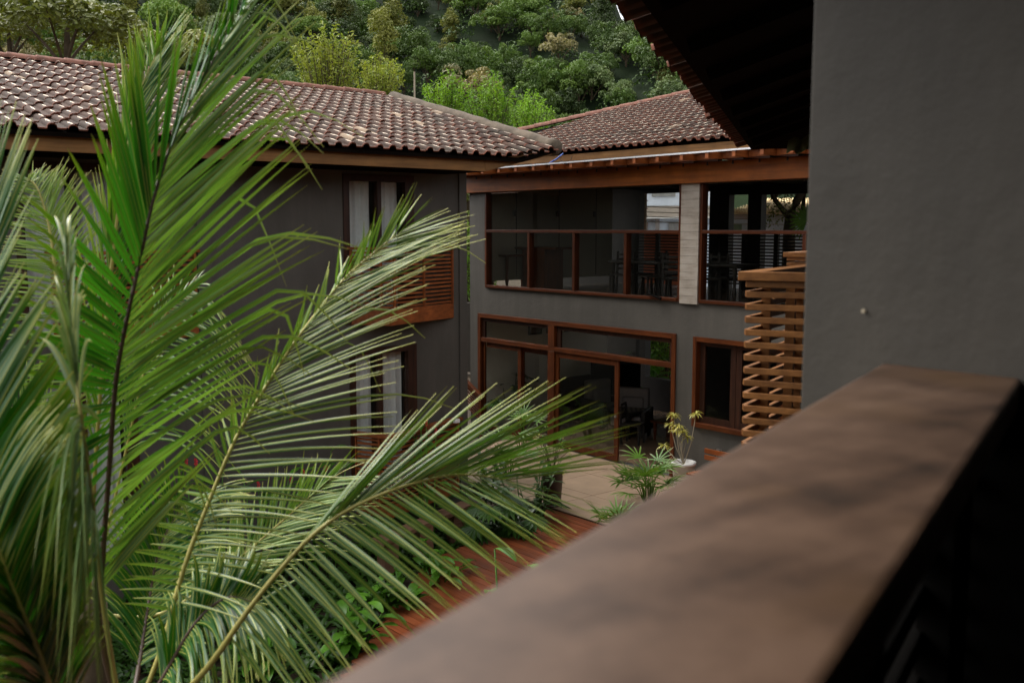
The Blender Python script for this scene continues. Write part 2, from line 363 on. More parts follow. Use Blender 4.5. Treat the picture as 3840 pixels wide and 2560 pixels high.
# --- tree crowns: leaf clumps spread through a dome of boughs
def rand_unit():
    while True:
        v = np.array([R.uniform(-1, 1) for _ in range(3)]); l = np.linalg.norm(v)
        if 0.1 < l < 1: return v / l
def leaf_quads(b, c, rad, n, size, squash=0.75, mi=0, tone=0.0, hang=0.25):
    for _ in range(n):
        u = rand_unit()
        if u[2] < -0.45: u[2] *= -1
        p = np.asarray(c) + u * rad * R.uniform(0.72, 1.06) * np.array([1, 1, squash])
        nrm = u * 0.8 + rand_unit() * 0.75 + np.array([0, 0, 0.35]); nrm /= np.linalg.norm(nrm)
        t = np.cross(nrm, rand_unit()); t /= (np.linalg.norm(t) + 1e-6); w = np.cross(nrm, t)
        s = size * R.uniform(0.6, 1.35)
        b.add([p - t * s, p - w * s * 0.45 + nrm * s * .12, p + t * s, p + w * s * 0.45 + nrm * s * .12], [(0, 1, 2, 3)], mi, tone + R.uniform(0, 0.25))
def crown_mesh(name, mats, nclump, nleaf, size, shape):
    b = MB(); AN = (R.uniform(.75, 1.15), R.uniform(.75, 1.15), R.uniform(.8, 1.2))
    for k in range(nclump):
        u = rand_unit(); u[2] = abs(u[2]) if shape != 'tall' else u[2]
        rr = R.uniform(0.3, 1.02)
        if shape == 'flat': c = (u[0] * 0.8, u[1] * 0.8, 0.2 + 0.6 * u[2]); cr = R.uniform(0.2, 0.36)
        elif shape == 'tall': c = (u[0] * 0.45 * rr, u[1] * 0.45 * rr, 0.75 + u[2] * 0.85); cr = R.uniform(0.22, 0.4)
        else: c = (u[0] * rr * AN[0], u[1] * rr * AN[1], 0.2 + u[2] * rr * AN[2] * R.uniform(.6, 1.15)); cr = R.uniform(0.15, 0.36)
        leaf_quads(b, c, cr, nleaf, size, 0.7, 0, R.uniform(0, 0.55))
    # trunk and a few boughs
    b.tube([(0, 0, -1.3), (0.03, 0.02, -0.3), (0.0, 0.05, 0.4)], [0.06, 0.05, 0.03], 5, 1)
    for k in range(4):
        t = k * 1.7 + R.random(); b.tube([(0, 0, -0.2), (0.3 * math.cos(t), 0.3 * math.sin(t), 0.2), (0.6 * math.cos(t), 0.6 * math.sin(t), 0.55)], [0.03, 0.02, 0.008], 4, 1)
    return b.mesh(name, mats)
HL = [leafmat('forest_leaf_dark', (0.018, 0.042, 0.008), (0.046, 0.086, 0.017), 0.12, 0.6, 0.25, 0.7, 0.15),
      leafmat('forest_leaf_mid', (0.036, 0.086, 0.012), (0.080, 0.145, 0.025), 0.15, 0.6, 0.25, 0.6, 0.15),
      leafmat('forest_leaf_olive', (0.066, 0.088, 0.013), (0.130, 0.148, 0.032), 0.15, 0.6, 0.25, 0.6, 0.15),
      leafmat('forest_leaf_blue', (0.034, 0.066, 0.020), (0.080, 0.124, 0.045), 0.12, 0.6, 0.3, 0.6, 0.15),
      leafmat('forest_leaf_pale', (0.12, 0.125, 0.06), (0.22, 0.21, 0.11), 0.12, 0.6, 0.25, 0.3, 0.15)]
KIND = []
for (mi, shp, lab) in ((0, 'round', 'dark green round crowned'), (0, 'tall', 'dark green tall narrow'), (1, 'round', 'mid green round crowned'), (1, 'flat', 'mid green broad topped'),
                       (2, 'round', 'olive green round crowned'), (2, 'tall', 'olive green tall narrow'), (3, 'flat', 'grey green broad topped'), (3, 'round', 'grey green round crowned')):
    KIND.append((crown_mesh('forest_crown', [HL[mi], M['bark']], 44, 100, 0.048, shp), lab, mi))
pale_mesh = crown_mesh('pale_crown', [HL[4], M['bark']], 20, 90, 0.058, 'round')
def skyline(x):
    if x < 1472: return 197 + 0.096 * x
    if x < 1960: return 338 + (x - 1472) * 0.336
    if x < 2640: return 502 - (x - 1960) * 0.222
    return -400
cand = []
d = 138.0
while d < 290:
    step = 5.4 + (d - 138) * 0.012
    az = -30.0 + R.uniform(0, 2)
    while az < 13.5:
        cand.append((d + R.uniform(-2.4, 2.4), az + R.uniform(-1.0, 1.0))); az += math.degrees(step / d) * R.uniform(0.8, 1.2)
    d += step * 0.9
placed = []
for dd, aa in cand:
    x, y = polar(dd, aa); z = hill_z(dd, aa)
    r = R.choice([2.3, 2.8, 3.2, 3.6, 4.2, 5.0]) * R.uniform(.9, 1.1)
    px, py, _ = proj((x, y, z + r * 1.3))
    if px < -200 or (py < -120 and px < 2100) or py > skyline(px) + 25 or px > 2650: continue
    blob = math.sin(aa * 0.6 + dd * 0.05) + math.sin(aa * 0.23 - dd * 0.09)
    k = R.choice([0, 0, 1, 2, 7, 0]) if blob > 0.5 else R.choice([2, 3, 4, 5, 6, 7, 2, 0])
    me, lab, mi = KIND[k]
    if R.random() > 0.985: me, lab, mi = pale_mesh, 'pale cream flowering', 4
    M4 = Matrix.LocRotScale(Vector((x, y, z + 0.30 * r)), Matrix.Rotation(R.uniform(0, 6.28), 3, 'Z') @ Matrix.Rotation(R.uniform(-.12, .12), 3, 'X'), Vector((r, r * R.uniform(.9, 1.1), r * R.uniform(1.0, 1.45))))
    placed.append((dd / r * (1 if 0 < px < 2600 and py > -40 else 3), dd, px, py, me, lab, mi, M4))
placed.sort(key=lambda t: t[0])
far = {}
for i, (_, dd, px, py, me, lab, mi, M4) in enumerate(placed):
    if i < 300:
        o = bpy.data.objects.new('rainforest_tree', me); COL.objects.link(o); o.matrix_world = M4
        gap = skyline(px) - py
        row = 'just above' if gap < 90 else ('well above' if gap < 230 else 'high above')
        land = ('the left end of the left roof' if px < 330 else 'the roof behind the palm' if px < 800 else 'the middle of the left roof' if px < 1220
                else 'the end of the left ridge' if px < 1560 else 'the roof valley' if px < 2000 else 'the rear roof')
        tag(o, lab + ' tree ' + row + ' ' + land, 'tree', 'forest trees on the hillside'); WORLD[o.name] = tuple(o.location)
    else: far.setdefault(mi, []).append((me, M4))
fv, ff, fm, mats_ = [], [], [], []; nb = 0
for mi, lst in far.items():
    mats_.append(HL[mi])
    for me, M4 in lst:
        nv = len(me.vertices); co_ = np.empty(nv * 3); me.vertices.foreach_get('co', co_)
        A = np.array(M4); fv.append(co_.reshape(-1, 3) @ A[:3, :3].T + A[:3, 3])
        ls = np.array([tuple(p.vertices) for p in me.polygons if len(p.vertices) == 4 and p.material_index == 0]); ff.append(ls + nb); fm += [len(mats_) - 1] * len(ls); nb += nv
if fv:
    V_ = np.concatenate(fv); F_ = np.concatenate(ff); me = bpy.data.meshes.new('forest')
    me.vertices.add(len(V_)); me.vertices.foreach_set('co', V_.ravel()); me.loops.add(F_.size); me.loops.foreach_set('vertex_index', F_.ravel().astype(np.int32))
    me.polygons.add(len(F_)); me.polygons.foreach_set('loop_start', np.arange(0, F_.size, 4, dtype=np.int32)); me.polygons.foreach_set('material_index', np.array(fm, dtype=np.int32)); me.update(calc_edges=True)
    for q in mats_: me.materials.append(q)
    o = bpy.data.objects.new('forest', me); COL.objects.link(o); tag(o, kind='stuff')
print('hill trees', len(placed))
und = MB()
for dd, aa in cand[::1]:
    x, y = polar(dd + R.uniform(-3, 3), aa + R.uniform(-1.2, 1.2)); z = hill_z(dd, aa)
    leaf_quads(und, (x, y, z + 1.0), 3.4, 100, 0.36, 0.7)
tag(und.build('undergrowth', HL[0]), kind='stuff')
# trees just behind the left wing
def near_tree(px, py, dist, r, me, name, label, cat='tree', sz=1.0, group=None):
    p = ond(px, py, dist)
    o = bpy.data.objects.new(name, me); COL.objects.link(o); o.location = tuple(p); o.scale = (r, r, r * sz); o.rotation_euler = (0, 0, R.uniform(0, 6.28))
    return tag(o, label, cat, group)
YG = leafmat('yellow_green_leaf', (0.105, 0.165, 0.02), (0.21, 0.26, 0.045), 0.25, 0.5, 0.3, 0.2, 1.0)
BG = leafmat('bright_green_leaf', (0.075, 0.190, 0.012), (0.150, 0.290, 0.025), 0.25, 0.5, 0.3, 0.2, 1.0)
OG = leafmat('olive_tree_leaf', (0.062, 0.092, 0.016), (0.130, 0.155, 0.035), 0.2, 0.5, 0.3, 0.2, 1.0)
def spray_mesh(name, mats, nstem, size):
    """many leaning shoots, each feathered with leaves towards its tip"""
    b = MB()
    for k in range(nstem):
        a = R.uniform(0, 6.28); l_ = R.uniform(.05, .85) ; hgt = R.uniform(.75, 1.5) * (1.15 - .45 * l_); tp = np.array([math.cos(a) * l_, math.sin(a) * l_, hgt]); b0 = np.array([math.cos(a) * l_ * .25, math.sin(a) * l_ * .25, -1.2])
        b.tube([b0, (b0 + tp) / 2 + (0, 0, .2), tp], [.014, .010, .004], 4, 1)
        tone = R.uniform(0, .6)
        for j in range(46):
            f = R.uniform(.45, 1.04); q = b0 + (tp - b0) * f + rand_unit() * R.uniform(.02, .17) * (1.35 - f)
            dv_ = rand_unit() * .8 + np.array([math.cos(a) * .4, math.sin(a) * .4, .35]); dv_ /= np.linalg.norm(dv_); w = np.cross(dv_, rand_unit()); w /= np.linalg.norm(w) + 1e-6
            s_ = size * R.uniform(.7, 1.4); b.add([q, q + dv_ * s_ + w * s_ * .3, q + dv_ * s_ * 2.1 - (0, 0, s_ * .4), q + dv_ * s_ - w * s_ * .3], [(0, 1, 2, 3)], 0, tone + R.uniform(0, .2))
    return b.mesh(name, mats)
m_yg = spray_mesh('yellow_green_crown', [YG, M['bark']], 75, 0.055)
m_bg = spray_mesh('bright_crown', [BG, M['bark']], 70, 0.055)
m_og = crown_mesh('olive_crown', [OG, M['bark']], 34, 150, 0.045, 'flat')
m_og2 = crown_mesh('olive_crown', [OG, M['bark']], 30, 150, 0.045, 'round')
near_tree(1230, 340, 42, 1.7, m_yg, 'leafy_tree', 'yellow green leafy tree above the middle of the left roof ridge')
near_tree(1420, 365, 43, 1.4, m_yg, 'leafy_tree', 'small yellow green tree beside the thin bare pole', sz=0.8)
near_tree(240, 205, 46, 3.8, m_og, 'leafy_tree', 'broad olive green tree behind the left end of the roof ridge', sz=0.8)
near_tree(30, 190, 50, 3.0, m_og2, 'leafy_tree', 'olive green tree at the far left edge behind the roof')
near_tree(560, 260, 52, 3.0, m_og2, 'leafy_tree', 'olive green tree behind the tall palm frond', sz=0.8)
near_tree(1680, 460, 48, 1.6, m_bg, 'bamboo_clump', 'bright green bamboo clump rising at the left of the roof valley', 'bamboo', 0.9)
near_tree(1840, 470, 47, 1.8, m_bg, 'bamboo_clump', 'brightest green bamboo clump filling the middle of the roof valley', 'bamboo', 0.8)
near_tree(1990, 490, 48, 1.4, m_bg, 'bamboo_clump', 'bright green bamboo clump at the right of the roof valley', 'bamboo', 0.8)
near_tree(1770, 370, 60, 1.9, pale_mesh, 'leafy_tree', 'pale cream crowned tree above the bamboo in the roof valley')
p = ond(1555, 365, 40)
b = MB(); b.tube([(p[0], p[1], GZ), (p[0], p[1], ond(1555, 272, 40)[2])], 0.035, 6)
tag(b.build('slender_pole', M['pole'], loc=(p[0], p[1], GZ)), 'thin bare pole standing behind the left roof hip', 'pole')
# ------------------------------------------------------------------ clay roofs
TW, TL, TE = 0.213, 0.385, 0.335
def tile_mb(b, O, eu, es, en, tone=0.0, wob=0.0):
    """one tile: half round roll, flat pan, turned-down nose, thick edge"""
    sec = []
    for k in range(6): a = math.pi * (1 - k / 5); sec.append((0.056 + 0.056 * math.cos(a), 0.050 * math.sin(a)))
    sec += [(0.125, -0.004), (0.203, -0.004), (0.214, 0.006)]
    n = len(sec); vs = []; uv = []
    O = np.asarray(O, float)
    for (y, dz) in ((0.0, -0.016), (0.0, 0.0), (0.0, 0.0), (TL, -0.022)):
        for x, z in sec: vs.append(O + eu * x + es * y + en * (z + dz + 0.026)); uv.append((x / 0.214, y / TL))
    fs = []
    for i in (0, 2):
        for k in range(n - 1): fs.append((i * n + k, i * n + k + 1, (i + 1) * n + k + 1, (i + 1) * n + k))
    b.add(vs, fs, 0, tone, None, uv)
def tile_field(roof, O, eu, es, n_cols, n_rows, inside, mat, warp=None, limit=300, i0=0):
    eu = np.asarray(eu, float); es = np.asarray(es, float); en = np.cross(eu, es); en /= np.linalg.norm(en)
    if en[2] < 0: en = -en
    lst = []
    for r in range(n_rows):
        for c in range(i0, n_cols):
            P = np.asarray(O, float) + eu * (c * TW) + es * (r * TE)
            q = P + eu * TW / 2 + es * TE / 2
            if not inside(q, c, r): continue
            lst.append((np.linalg.norm(P), P, c, r))
    lst.sort(key=lambda t: t[0])
    me0 = None; rest = MB()
    col_off = {}
    for k, (dd, P, c, r) in enumerate(lst):
        off = col_off.setdefault(c, R.uniform(-0.02, 0.02))
        P = P + es * off + en * R.uniform(0, 0.006) + eu * R.uniform(-0.004, 0.004)
        if R.random() < 0.04: P = P - es * 0.03 + en * 0.008
        if warp: P = P + np.array([0, 0, warp(P)])
        if k < limit:
            if me0 is None:
                t = MB(); tile_mb(t, (0, 0, 0), eu, es, en); me0 = t.mesh('roof_tile', mat, (0, 0, 0), True)
            o = bpy.data.objects.new('roof_tile', me0); COL.objects.link(o); o.parent = roof
            w = WORLD[roof.name]; o.location = (P[0] - w[0], P[1] - w[1], P[2] - w[2])
            o.rotation_euler = (R.uniform(-.025, .025), R.uniform(-.02, .02), R.uniform(-.025, .025))
        else:
            tile_mb(rest, P, eu, es, en, R.random() * 0.999 + 0.001)
    if rest.v:
        o = rest.build('roof_tiling', mat, roof, True); o['kind'] = 'stuff'
    print('tiles', len(lst))
def ridge_caps(roof, a, b, mat, rad=0.11, step=0.42, name='ridge_tile'):
    a = np.asarray(a, float); b = np.asarray(b, float); l = np.linalg.norm(b - a); d = (b - a) / l; n = int(l / step)
    side = np.cross(d, (0, 0, 1)); side /= np.linalg.norm(side); up = np.cross(side, d)
    for k in range(n):
        p0 = a + d * (k * step); p1 = p0 + d * (step + 0.05); t = MB(); vs = []
        for (p, r) in ((p0, rad * 1.12), (p1, rad * 0.92)):
            for j in range(7):
                an = math.pi * j / 6; vs.append(p + side * (r * math.cos(an)) + up * (r * math.sin(an) * 0.8))
        t.add(vs, [(j, j + 1, 7 + j + 1, 7 + j) for j in range(6)] + [tuple(range(6, -1, -1))])
        t.build(name, mat, roof, True)
# ---- left wing roof
XE, ZE, XR, ZR = -12.0, 1.075, -16.9, 2.52
P1 = np.array([XE, 10.25, ZE]); P2 = onx(2090, 556, XE); RE = onx(1472, 345, XR)
wing = thing('guest_wing', (-13.3, 6.0, GZ), 'two storey taupe guest wing with whitewashed clay tile roof and curtained windows on the left', 'building')
s = MB()
Y0 = -4.0
def slab(b, pts, th, mi=None):
    n = len(pts); lo = [np.asarray(p, float) - (0, 0, th) for p in pts]
    b.add([*pts, *lo], [tuple(range(n)), tuple(range(2 * n - 1, n - 1, -1))] + [(i, (i + 1) % n, n + (i + 1) % n, n + i) for i in range(n)], mi)
slab(s, [(XE + 0.06, Y0, ZE - 0.01), (XE + 0.06, 10.2, ZE - 0.01), (XE + 0.02, P2[1] - 0.05, P2[2] - 0.02), (XR, RE[1], ZR - 0.01), (XR, Y0, ZR - 0.01)], 0.05)
slab(s, [(XR, Y0, ZR - 0.01), (XR, RE[1], ZR - 0.01), (XR - 4.9, RE[1] + 0.4, ZE - 0.01), (XR - 4.9, Y0, ZE - 0.01)], 0.05)
slab(s, [(XR, RE[1], ZR - 0.015), (XE + 0.02, P2[1] - 0.05, P2[2] - 0.03), (XR - 4.9, RE[1] + 0.4, ZE - 0.02)], 0.05)
s.box(XR - 4.8, -12.12, Y0, 9.6, ZE - 0.22, ZE - 0.17)
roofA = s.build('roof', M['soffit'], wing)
slopeA = math.atan2(ZR - ZE, XE - XR)
esA = np.array([-math.cos(slopeA), 0, math.sin(slopeA)])
def warpA(P):
    t = max(0.0, (P[1] - 9.7) / (P2[1] - 9.7)); f = 1 - min(1, (XE - P[0]) / (XE - XR))
    return (P2[2] - ZE) * t ** 1.6 * f
def inA(q, c, r):
    f = (XE - q[0]) / (XE - XR)
    if f > 1.0: return False
    return q[1] < P2[1] + (RE[1] - P2[1]) * f - 0.06
tile_field(roofA, (XE + 0.10, 2.2, ZE + 0.005), (0, 1, 0), esA, 60, 16, inA, M['tileA'], warpA)
ridge_caps(roofA, (XR + 0.02, 2.0, ZR + 0.05), (XR + 0.02, RE[1], ZR + 0.05), M['tileR'])
hc = MB(); ha = np.array([XE, P2[1] - 0.02, P2[2] + 0.0]); hb = np.array([XR, RE[1], ZR + 0.03])
hc.tube([ha + (hb - ha) * k / 30 + np.array([0, 0, R.uniform(-.008, .008)]) for k in range(31)], [0.12 + R.uniform(0, .015) for _ in range(31)], 8)
hc.build('hip_mortar', M['mortar'], roofA, True)
fb = MB(); fb.bar((XE - 0.05, Y0, ZE - 0.135), (XE - 0.05, 9.55, ZE - 0.135), 0.04, 0.17)
fb.build('fascia_board', M['fascia'], wing, bevel=0.004)
fb = MB()
fb.add([(XE - 0.03, 9.553, ZE - 0.05), (XE - 0.03, 9.553, ZE - 0.22), (XE - 0.03, P2[1] - 0.05, P2[2] - 0.10), (XE - 0.03, P2[1] - 0.05, P2[2] - 0.03),
        (XE - 0.07, 9.553, ZE - 0.05), (XE - 0.07, 9.553, ZE - 0.22), (XE - 0.07, P2[1] - 0.05, P2[2] - 0.10), (XE - 0.07, P2[1] - 0.05, P2[2] - 0.03)],
       [(0, 1, 2, 3), (7, 6, 5, 4), (0, 4, 5, 1), (1, 5, 6, 2), (2, 6, 7, 3), (3, 7, 4, 0)])
fb.build('fascia_board', M['fascia'], wing)
rb = MB(); rb.add([(-36, 10.4, 1.0), (-21.9, 10.4, 1.0), (-21.9, 3.5, 2.62), (-36, 3.5, 2.62), (-36, -3.5, 1.0), (-21.9, -3.5, 1.0)], [(0, 1, 2, 3), (3, 2, 5, 4)]); rb.build('rear_roof', M['tileR'], wing)
rb = MB(); rb.box(-36.0, -21.7, 9.72, 9.98, GZ, 1.08); rb.build('end_wall', M['wall'], wing)
# ---- left wing walls, windows
XW = -13.1
FZ = -1.45
up1 = (7.72, 8.93, FZ, 0.78); up0 = (3.2, 4.5, FZ, 0.78); lo1 = (7.78, 8.95, -4.3, -1.86); lo0 = (3.2, 4.5, -4.3, -1.86)
holed('x', XW, XW - 0.22, Y0, 9.84, GZ, ZE - 0.17, [up1, up0, lo1, lo0]).build('wall', M['wall'], wing)
b = MB(); b.box(XW - 0.24, XW + 0.03, 9.843, 9.99, GZ, ZE - 0.172); b.build('pilaster', M['wall'], wing); b = MB(); b.box(XW - 0.2, XW + 0.025, 5.42, 5.62, GZ, ZE - 0.172)
b.build('pilaster', M['wall'], wing)
b = MB(); b.box(-21.6, XW - 0.243, 9.70, 9.90, GZ, ZE - 0.172); b.box(-21.6, -21.4, Y0, 9.70, GZ, ZE - 0.172); b.box(-21.4, XW - 0.225, Y0, 9.70, -1.62, -1.5)
b.build('inner_wall', M['wall'], wing)
def curtained(y0, y1, z0, z1, mul):
    w = MB(); X = XW + 0.02; fr = 0.075
    for (a, bb, c, d_) in ((y0 - .03, y0 + fr, z0, z1 + .03), (y1 - fr - .06, y1 + .03, z0, z1 + .03), (mul - .035, mul + .035, z0, z1 - fr - .001)):
        w.box(X - 0.14, X, a, bb, c, d_)
    w.box(X - 0.137, X - 0.003, y0 + fr + .001, y1 - fr - .061, z1 - fr, z1 + .027)
    win = w.build('window', M['darkfr'], wing)
    for (a, bb) in ((y0 + fr, mul - .036), (mul + .036, y1 - fr - .061)):
        g_ = MB(); g_.box(X - 0.085, X - 0.08, a, bb, z0, z1 - fr); g_.build('pane', M['glass'], win)
        c = MB(); nn = 26; vs = []; ph = R.uniform(0, 6)
        for k in range(nn):
            t = k / (nn - 1); y = a + 0.02 + (bb - a - 0.04) * t
            xx = X - 0.18 + 0.028 * math.sin(t * 15 + ph) + 0.012 * math.sin(t * 37)
            vs += [(xx, y, z0 + 0.03), (xx + 0.006 * math.sin(t * 9), y, z1 - fr)]
        c.add(vs, [(2 * k, 2 * k + 2, 2 * k + 3, 2 * k + 1) for k in range(nn - 1)]); c.build('curtain', M['curtain'], win, True)
    return win
curtained(*up1, 8.32); curtained(*lo1, 8.30); curtained(*up0, 3.85); curtained(*lo0, 3.85)
# ---- slatted bay railings
def railing(pts, zt, nslat, pitch, sh, rail_w, rail_h, skirt, label, mat, posts, name='balcony_railing', closed_floor=True, lip=0.03, group='slatted balcony railings'):
    """pts: plan corners of the bay; slats run between, handrail on top, skirt board below"""
    pts = [np.array([*p, 0.0]) for p in pts]
    base = pts[1] + (0, 0, zt - 1.2)
    t = thing(name, base, label, 'railing', group)
    segs = list(zip(pts[:-1], pts[1:]))
    for a, c in segs:
        d_ = (c - a) / np.linalg.norm(c - a)
        b = MB(); b.bar(a - d_ * lip + (0, 0, zt - rail_h / 2), c + d_ * lip + (0, 0, zt - rail_h / 2 - 0.0005), rail_w, rail_h)
        b.build('handrail', mat, t, bevel=0.006)
        for k in range(nslat):
            z = zt - rail_h - 0.012 - (k + 0.5) * pitch
            s_ = MB(); e = R.uniform(-.004, .004)
            s_.bar(a + (0, 0, z + e), c + (0, 0, z - e), sh, sh)
            s_.build('slat', mat, t)
        if skirt:
            zb = zt - rail_h - 0.012 - nslat * pitch
            b = MB(); b.bar(a + (0, 0, zb - skirt / 2), c + (0, 0, zb - skirt / 2 - .001), sh * 1.05, skirt); b.build('skirt_board', mat, t, bevel=0.004)
    for (si, f) in posts:
        a, c = segs[si]; p = a + (c - a) * f; d_ = (c - a) / np.linalg.norm(c - a); nrm = np.cross(d_, (0, 0, 1))
        b = MB(); zb = zt - rail_h - nslat * pitch - 0.01
        q = p - nrm * (sh * 0.5 + 0.012) * POSTSIDE
        b.bar(q + (0, 0, zb), q + (0, 0, zt - rail_h - 0.002), 0.05 if sh > .035 else 0.035, 0.03, up=nrm); b.build('post', mat, t)
    if closed_floor:
        zb = zt - rail_h - 0.012 - nslat * pitch - skirt
        b = MB(); slab(b, [p + (0, 0, zb + 0.08) for p in pts], 0.06); b.build('floor_slab', M['soffit'], t)
    return t
POSTSIDE = -1
railing([(XW, 7.80), (-12.58, 8.16), (XW, 9.72)], -0.285, 14, 0.063, 0.030, 0.13, 0.04, 0.24, 'slatted bay railing below the upper curtained window of the left wing', M['slat'], [(0, 0.04), (0, 0.8), (1, 0.05), (1, 0.5), (1, 0.97)])
railing([(XW, 3.55), (-12.58, 3.90), (XW, 5.40)], -0.285, 14, 0.063, 0.030, 0.13, 0.04, 0.24, 'slatted bay railing at the left, half hidden behind the big palm frond', M['slat'], [(0, 0.5), (1, 0.05), (1, 0.5), (1, 0.97)])
railing([(XW - .02, 7.84), (-12.54, 8.12), (XW + 0.02, 9.80)], -3.12, 15, 0.068, 0.032, 0.16, 0.05, 0.20, 'slatted terrace railing in front of the lower curtained window', M['slat'], [(0, 0.04), (0, 0.7), (1, 0.5), (1, 0.97)])
b = MB(); p = onz(1712, 1587, -3.13); b.box(p[0] - .03, p[0] + .03, p[1] - .05, p[1] + .05, -3.12, -3.06)
tag(b.build('power_outlet', M['potwhite'], loc=(p[0], p[1], -3.12), bevel=0.006), 'small white box fixed at the end of the lower terrace railing', 'outlet')
# ------------------------------------------------------------------ rear wing (faces -Y)
YF = 14.42
PZ = -4.75
main = thing('main_lodge', (-14.0, YF, GZ), 'two storey taupe lodge with long glazed front at the back of the courtyard', 'building')
XL, XRR, YB = -18.75, -6.5, 19.4
WA = (-18.15, -12.27, -1.37, 0.80); WB = (-11.83, -7.2, -1.37, 0.80); DA = (-18.43, -12.35, PZ, -1.985); DB = (-11.93, -9.9, -3.69, -2.0)
holed('y', YF, YF + 0.2, XL, XRR, GZ, 0.84, [WA, WB, DA, DB]).build('wall', M['wall'], main)
# wall behind, cut by the openings seen through the glass
u1 = ony(2398, 730, YB); u2 = ony(2552, 860, YB); v1 = ony(2640, 730, YB)[0]; v2 = ony(2662, 730, YB)[0]
w1 = ony(2735, 730, YB)[0]; w2 = ony(2806, 730, YB)[0]; w3 = ony(2856, 730, YB)[0]; w4 = ony(3060, 730, YB)[0]
zt_ = ony(2480, 724, YB)[2]
q1 = ony(2384, 1330, YB)[0]; q2 = ony(2398, 1330, YB)[0]; q3 = ony(2420, 1330, YB)[0]; q4 = ony(2530, 1330, YB)[0]
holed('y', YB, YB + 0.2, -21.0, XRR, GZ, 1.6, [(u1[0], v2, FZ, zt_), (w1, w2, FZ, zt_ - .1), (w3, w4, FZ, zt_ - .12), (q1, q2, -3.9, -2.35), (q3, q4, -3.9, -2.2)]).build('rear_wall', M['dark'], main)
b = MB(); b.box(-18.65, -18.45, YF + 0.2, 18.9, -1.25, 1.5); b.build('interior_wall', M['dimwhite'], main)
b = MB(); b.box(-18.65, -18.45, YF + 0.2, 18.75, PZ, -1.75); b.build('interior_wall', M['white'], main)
b = MB(); b.box(-18.45, -18.43, 17.0, 18.7, PZ, PZ + 0.95); b.build('wainscot', M['darkfr'], main)
b = MB(); b.box(-18.6, XRR, YF + 0.2, YB, -1.75, -1.45); b.build('upper_floor', M['floor'], main)
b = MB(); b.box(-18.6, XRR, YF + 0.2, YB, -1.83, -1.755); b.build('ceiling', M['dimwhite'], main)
b = MB(); b.box(-18.6, XRR, YF + 0.2, YB, PZ - .08, PZ + .004); b.build('lower_floor', M['floor'], main)
b = MB(); b.box(XRR - .2, XRR, YF + 0.2, YB, GZ, 1.3); b.build('end_wall', M['wall'], main)
# panel joints with little pulls along the upper cream wall
for yy in (15.6, 17.0, 18.3):
    b = MB(); b.box(-18.447, -18.44, yy - .012, yy + .012, -1.2, 1.3); b.build('panel_joint', M['dark'], main)
    b = MB(); b.box(-18.447, -18.41, yy - .10, yy - .03, 0.28, 0.42); b.build('panel_pull', M['dark'], main)
# ceiling rafters of the upper room
for k in range(17):
    x = -18.0 + k * 0.7
    b = MB(); b.box(x, x + 0.09, YF + 0.25, YB - .02, 0.98, 1.10); b.build('ceiling_rafter', M['dimwhite'] if k > 6 else M['dark'], main)
b = MB(); b.box(-18.6, XRR, YF + .2, YB, 1.12, 1.18); b.build('ceiling', M['soffit'], main)
# eaves beam, rafters, flashing
b = MB(); b.box(-19.6, -7.0, YF - 0.14, YF + 0.02, 0.812, 1.175); b.build('eaves_beam', M['beam'], main, bevel=0.006)
for k in range(20):
    x = -18.9 + k * 0.56
    b = MB(); b.box(x, x + 0.07, YF - 0.86, YF + 0.1, 1.177, 1.30); b.build('rafter', M['rafter'], main)
    b = MB(); b.box(x + 0.072, x + 0.49, YF - 0.50, YF - 0.46, 1.185, 1.30); b.build('blocking', M['rafter'], main)
    b = MB(); b.box(x + 0.02, x + 0.05, YF - 0.155, YF - 0.141, 1.11, 1.174); b.build('bracket', M['dark'], main)
fl1 = ony(1822, 633, YF - 0.84); fl2 = ony(2925, 548, YF - 0.84)
b = MB(); b.bar(fl1, fl2, 0.07, 0.028); b.build('flashing_strip', M['metal'], main)
b = MB(); b.box(-18.9, -7.0, YF - .6, YF + .2, 1.305, 1.33); b.build('eaves_lining', M['soffit'], main)
# windows of the rear wing
def wood_window(x0, x1, z0, z1, rail_z, muls, upper_muls=(), sash=False):
    w = MB(); a = 0.058; y0, y1 = YF - 0.03, YF + 0.13
    w.box(x0, x0 + a, y0, y1, z0, z1); w.box(x1 - a, x1, y0, y1, z0, z1)
    win = w.build('window', M['frz'], main, bevel=0.004)
    b = MB(); b.box(x0 + a + .001, x1 - a - .001, y0 - .02, y1, z0, z0 + a); b.build('sill', M['frx'], win, bevel=0.004)
    if rail_z: b = MB(); b.box(x0 + a + .001, x1 - a - .001, y0, y1, rail_z - .035, rail_z + .03); b.build('mid_rail', M['frx'], win, bevel=0.004)
    for mx in muls: b = MB(); b.box(mx - .036, mx + .036, y0 + .01, y1 - .01, z0 + a + .001, (rail_z - .036) if rail_z else z1); b.build('mullion', M['frz'], win, bevel=0.003)
    xs = [x0 + a] + list(muls) + [x1 - a]
    for i in range(len(xs) - 1):
        lo = xs[i] + (.036 if i else 0); hi = xs[i + 1] - (.036 if i < len(xs) - 2 else 0)
        g_ = MB(); g_.box(lo, hi, YF + .05, YF + .056, z0 + a, (rail_z - .036) if rail_z else z1); g_.build('pane', M['glass'], win)
    if rail_z: g_ = MB(); g_.box(x0 + a, x1 - a, YF + .05, YF + .056, rail_z + .031, z1); g_.build('pane', M['glass'], win)
    return win
wa = wood_window(*WA, -0.07, (-16.62, -15.18, -13.70))
for i, x in enumerate((-12.8,)):
    b = MB(); b.tube([(x - .25, YF - .07, -1.26), (x - .05, YF - .10, -1.29), (x + .15, YF - .13, -1.33)], [0.02, .022, .03], 6); b.build('latch', M['black'], wa)
wb = wood_window(*WB, -0.07, (-9.62,))
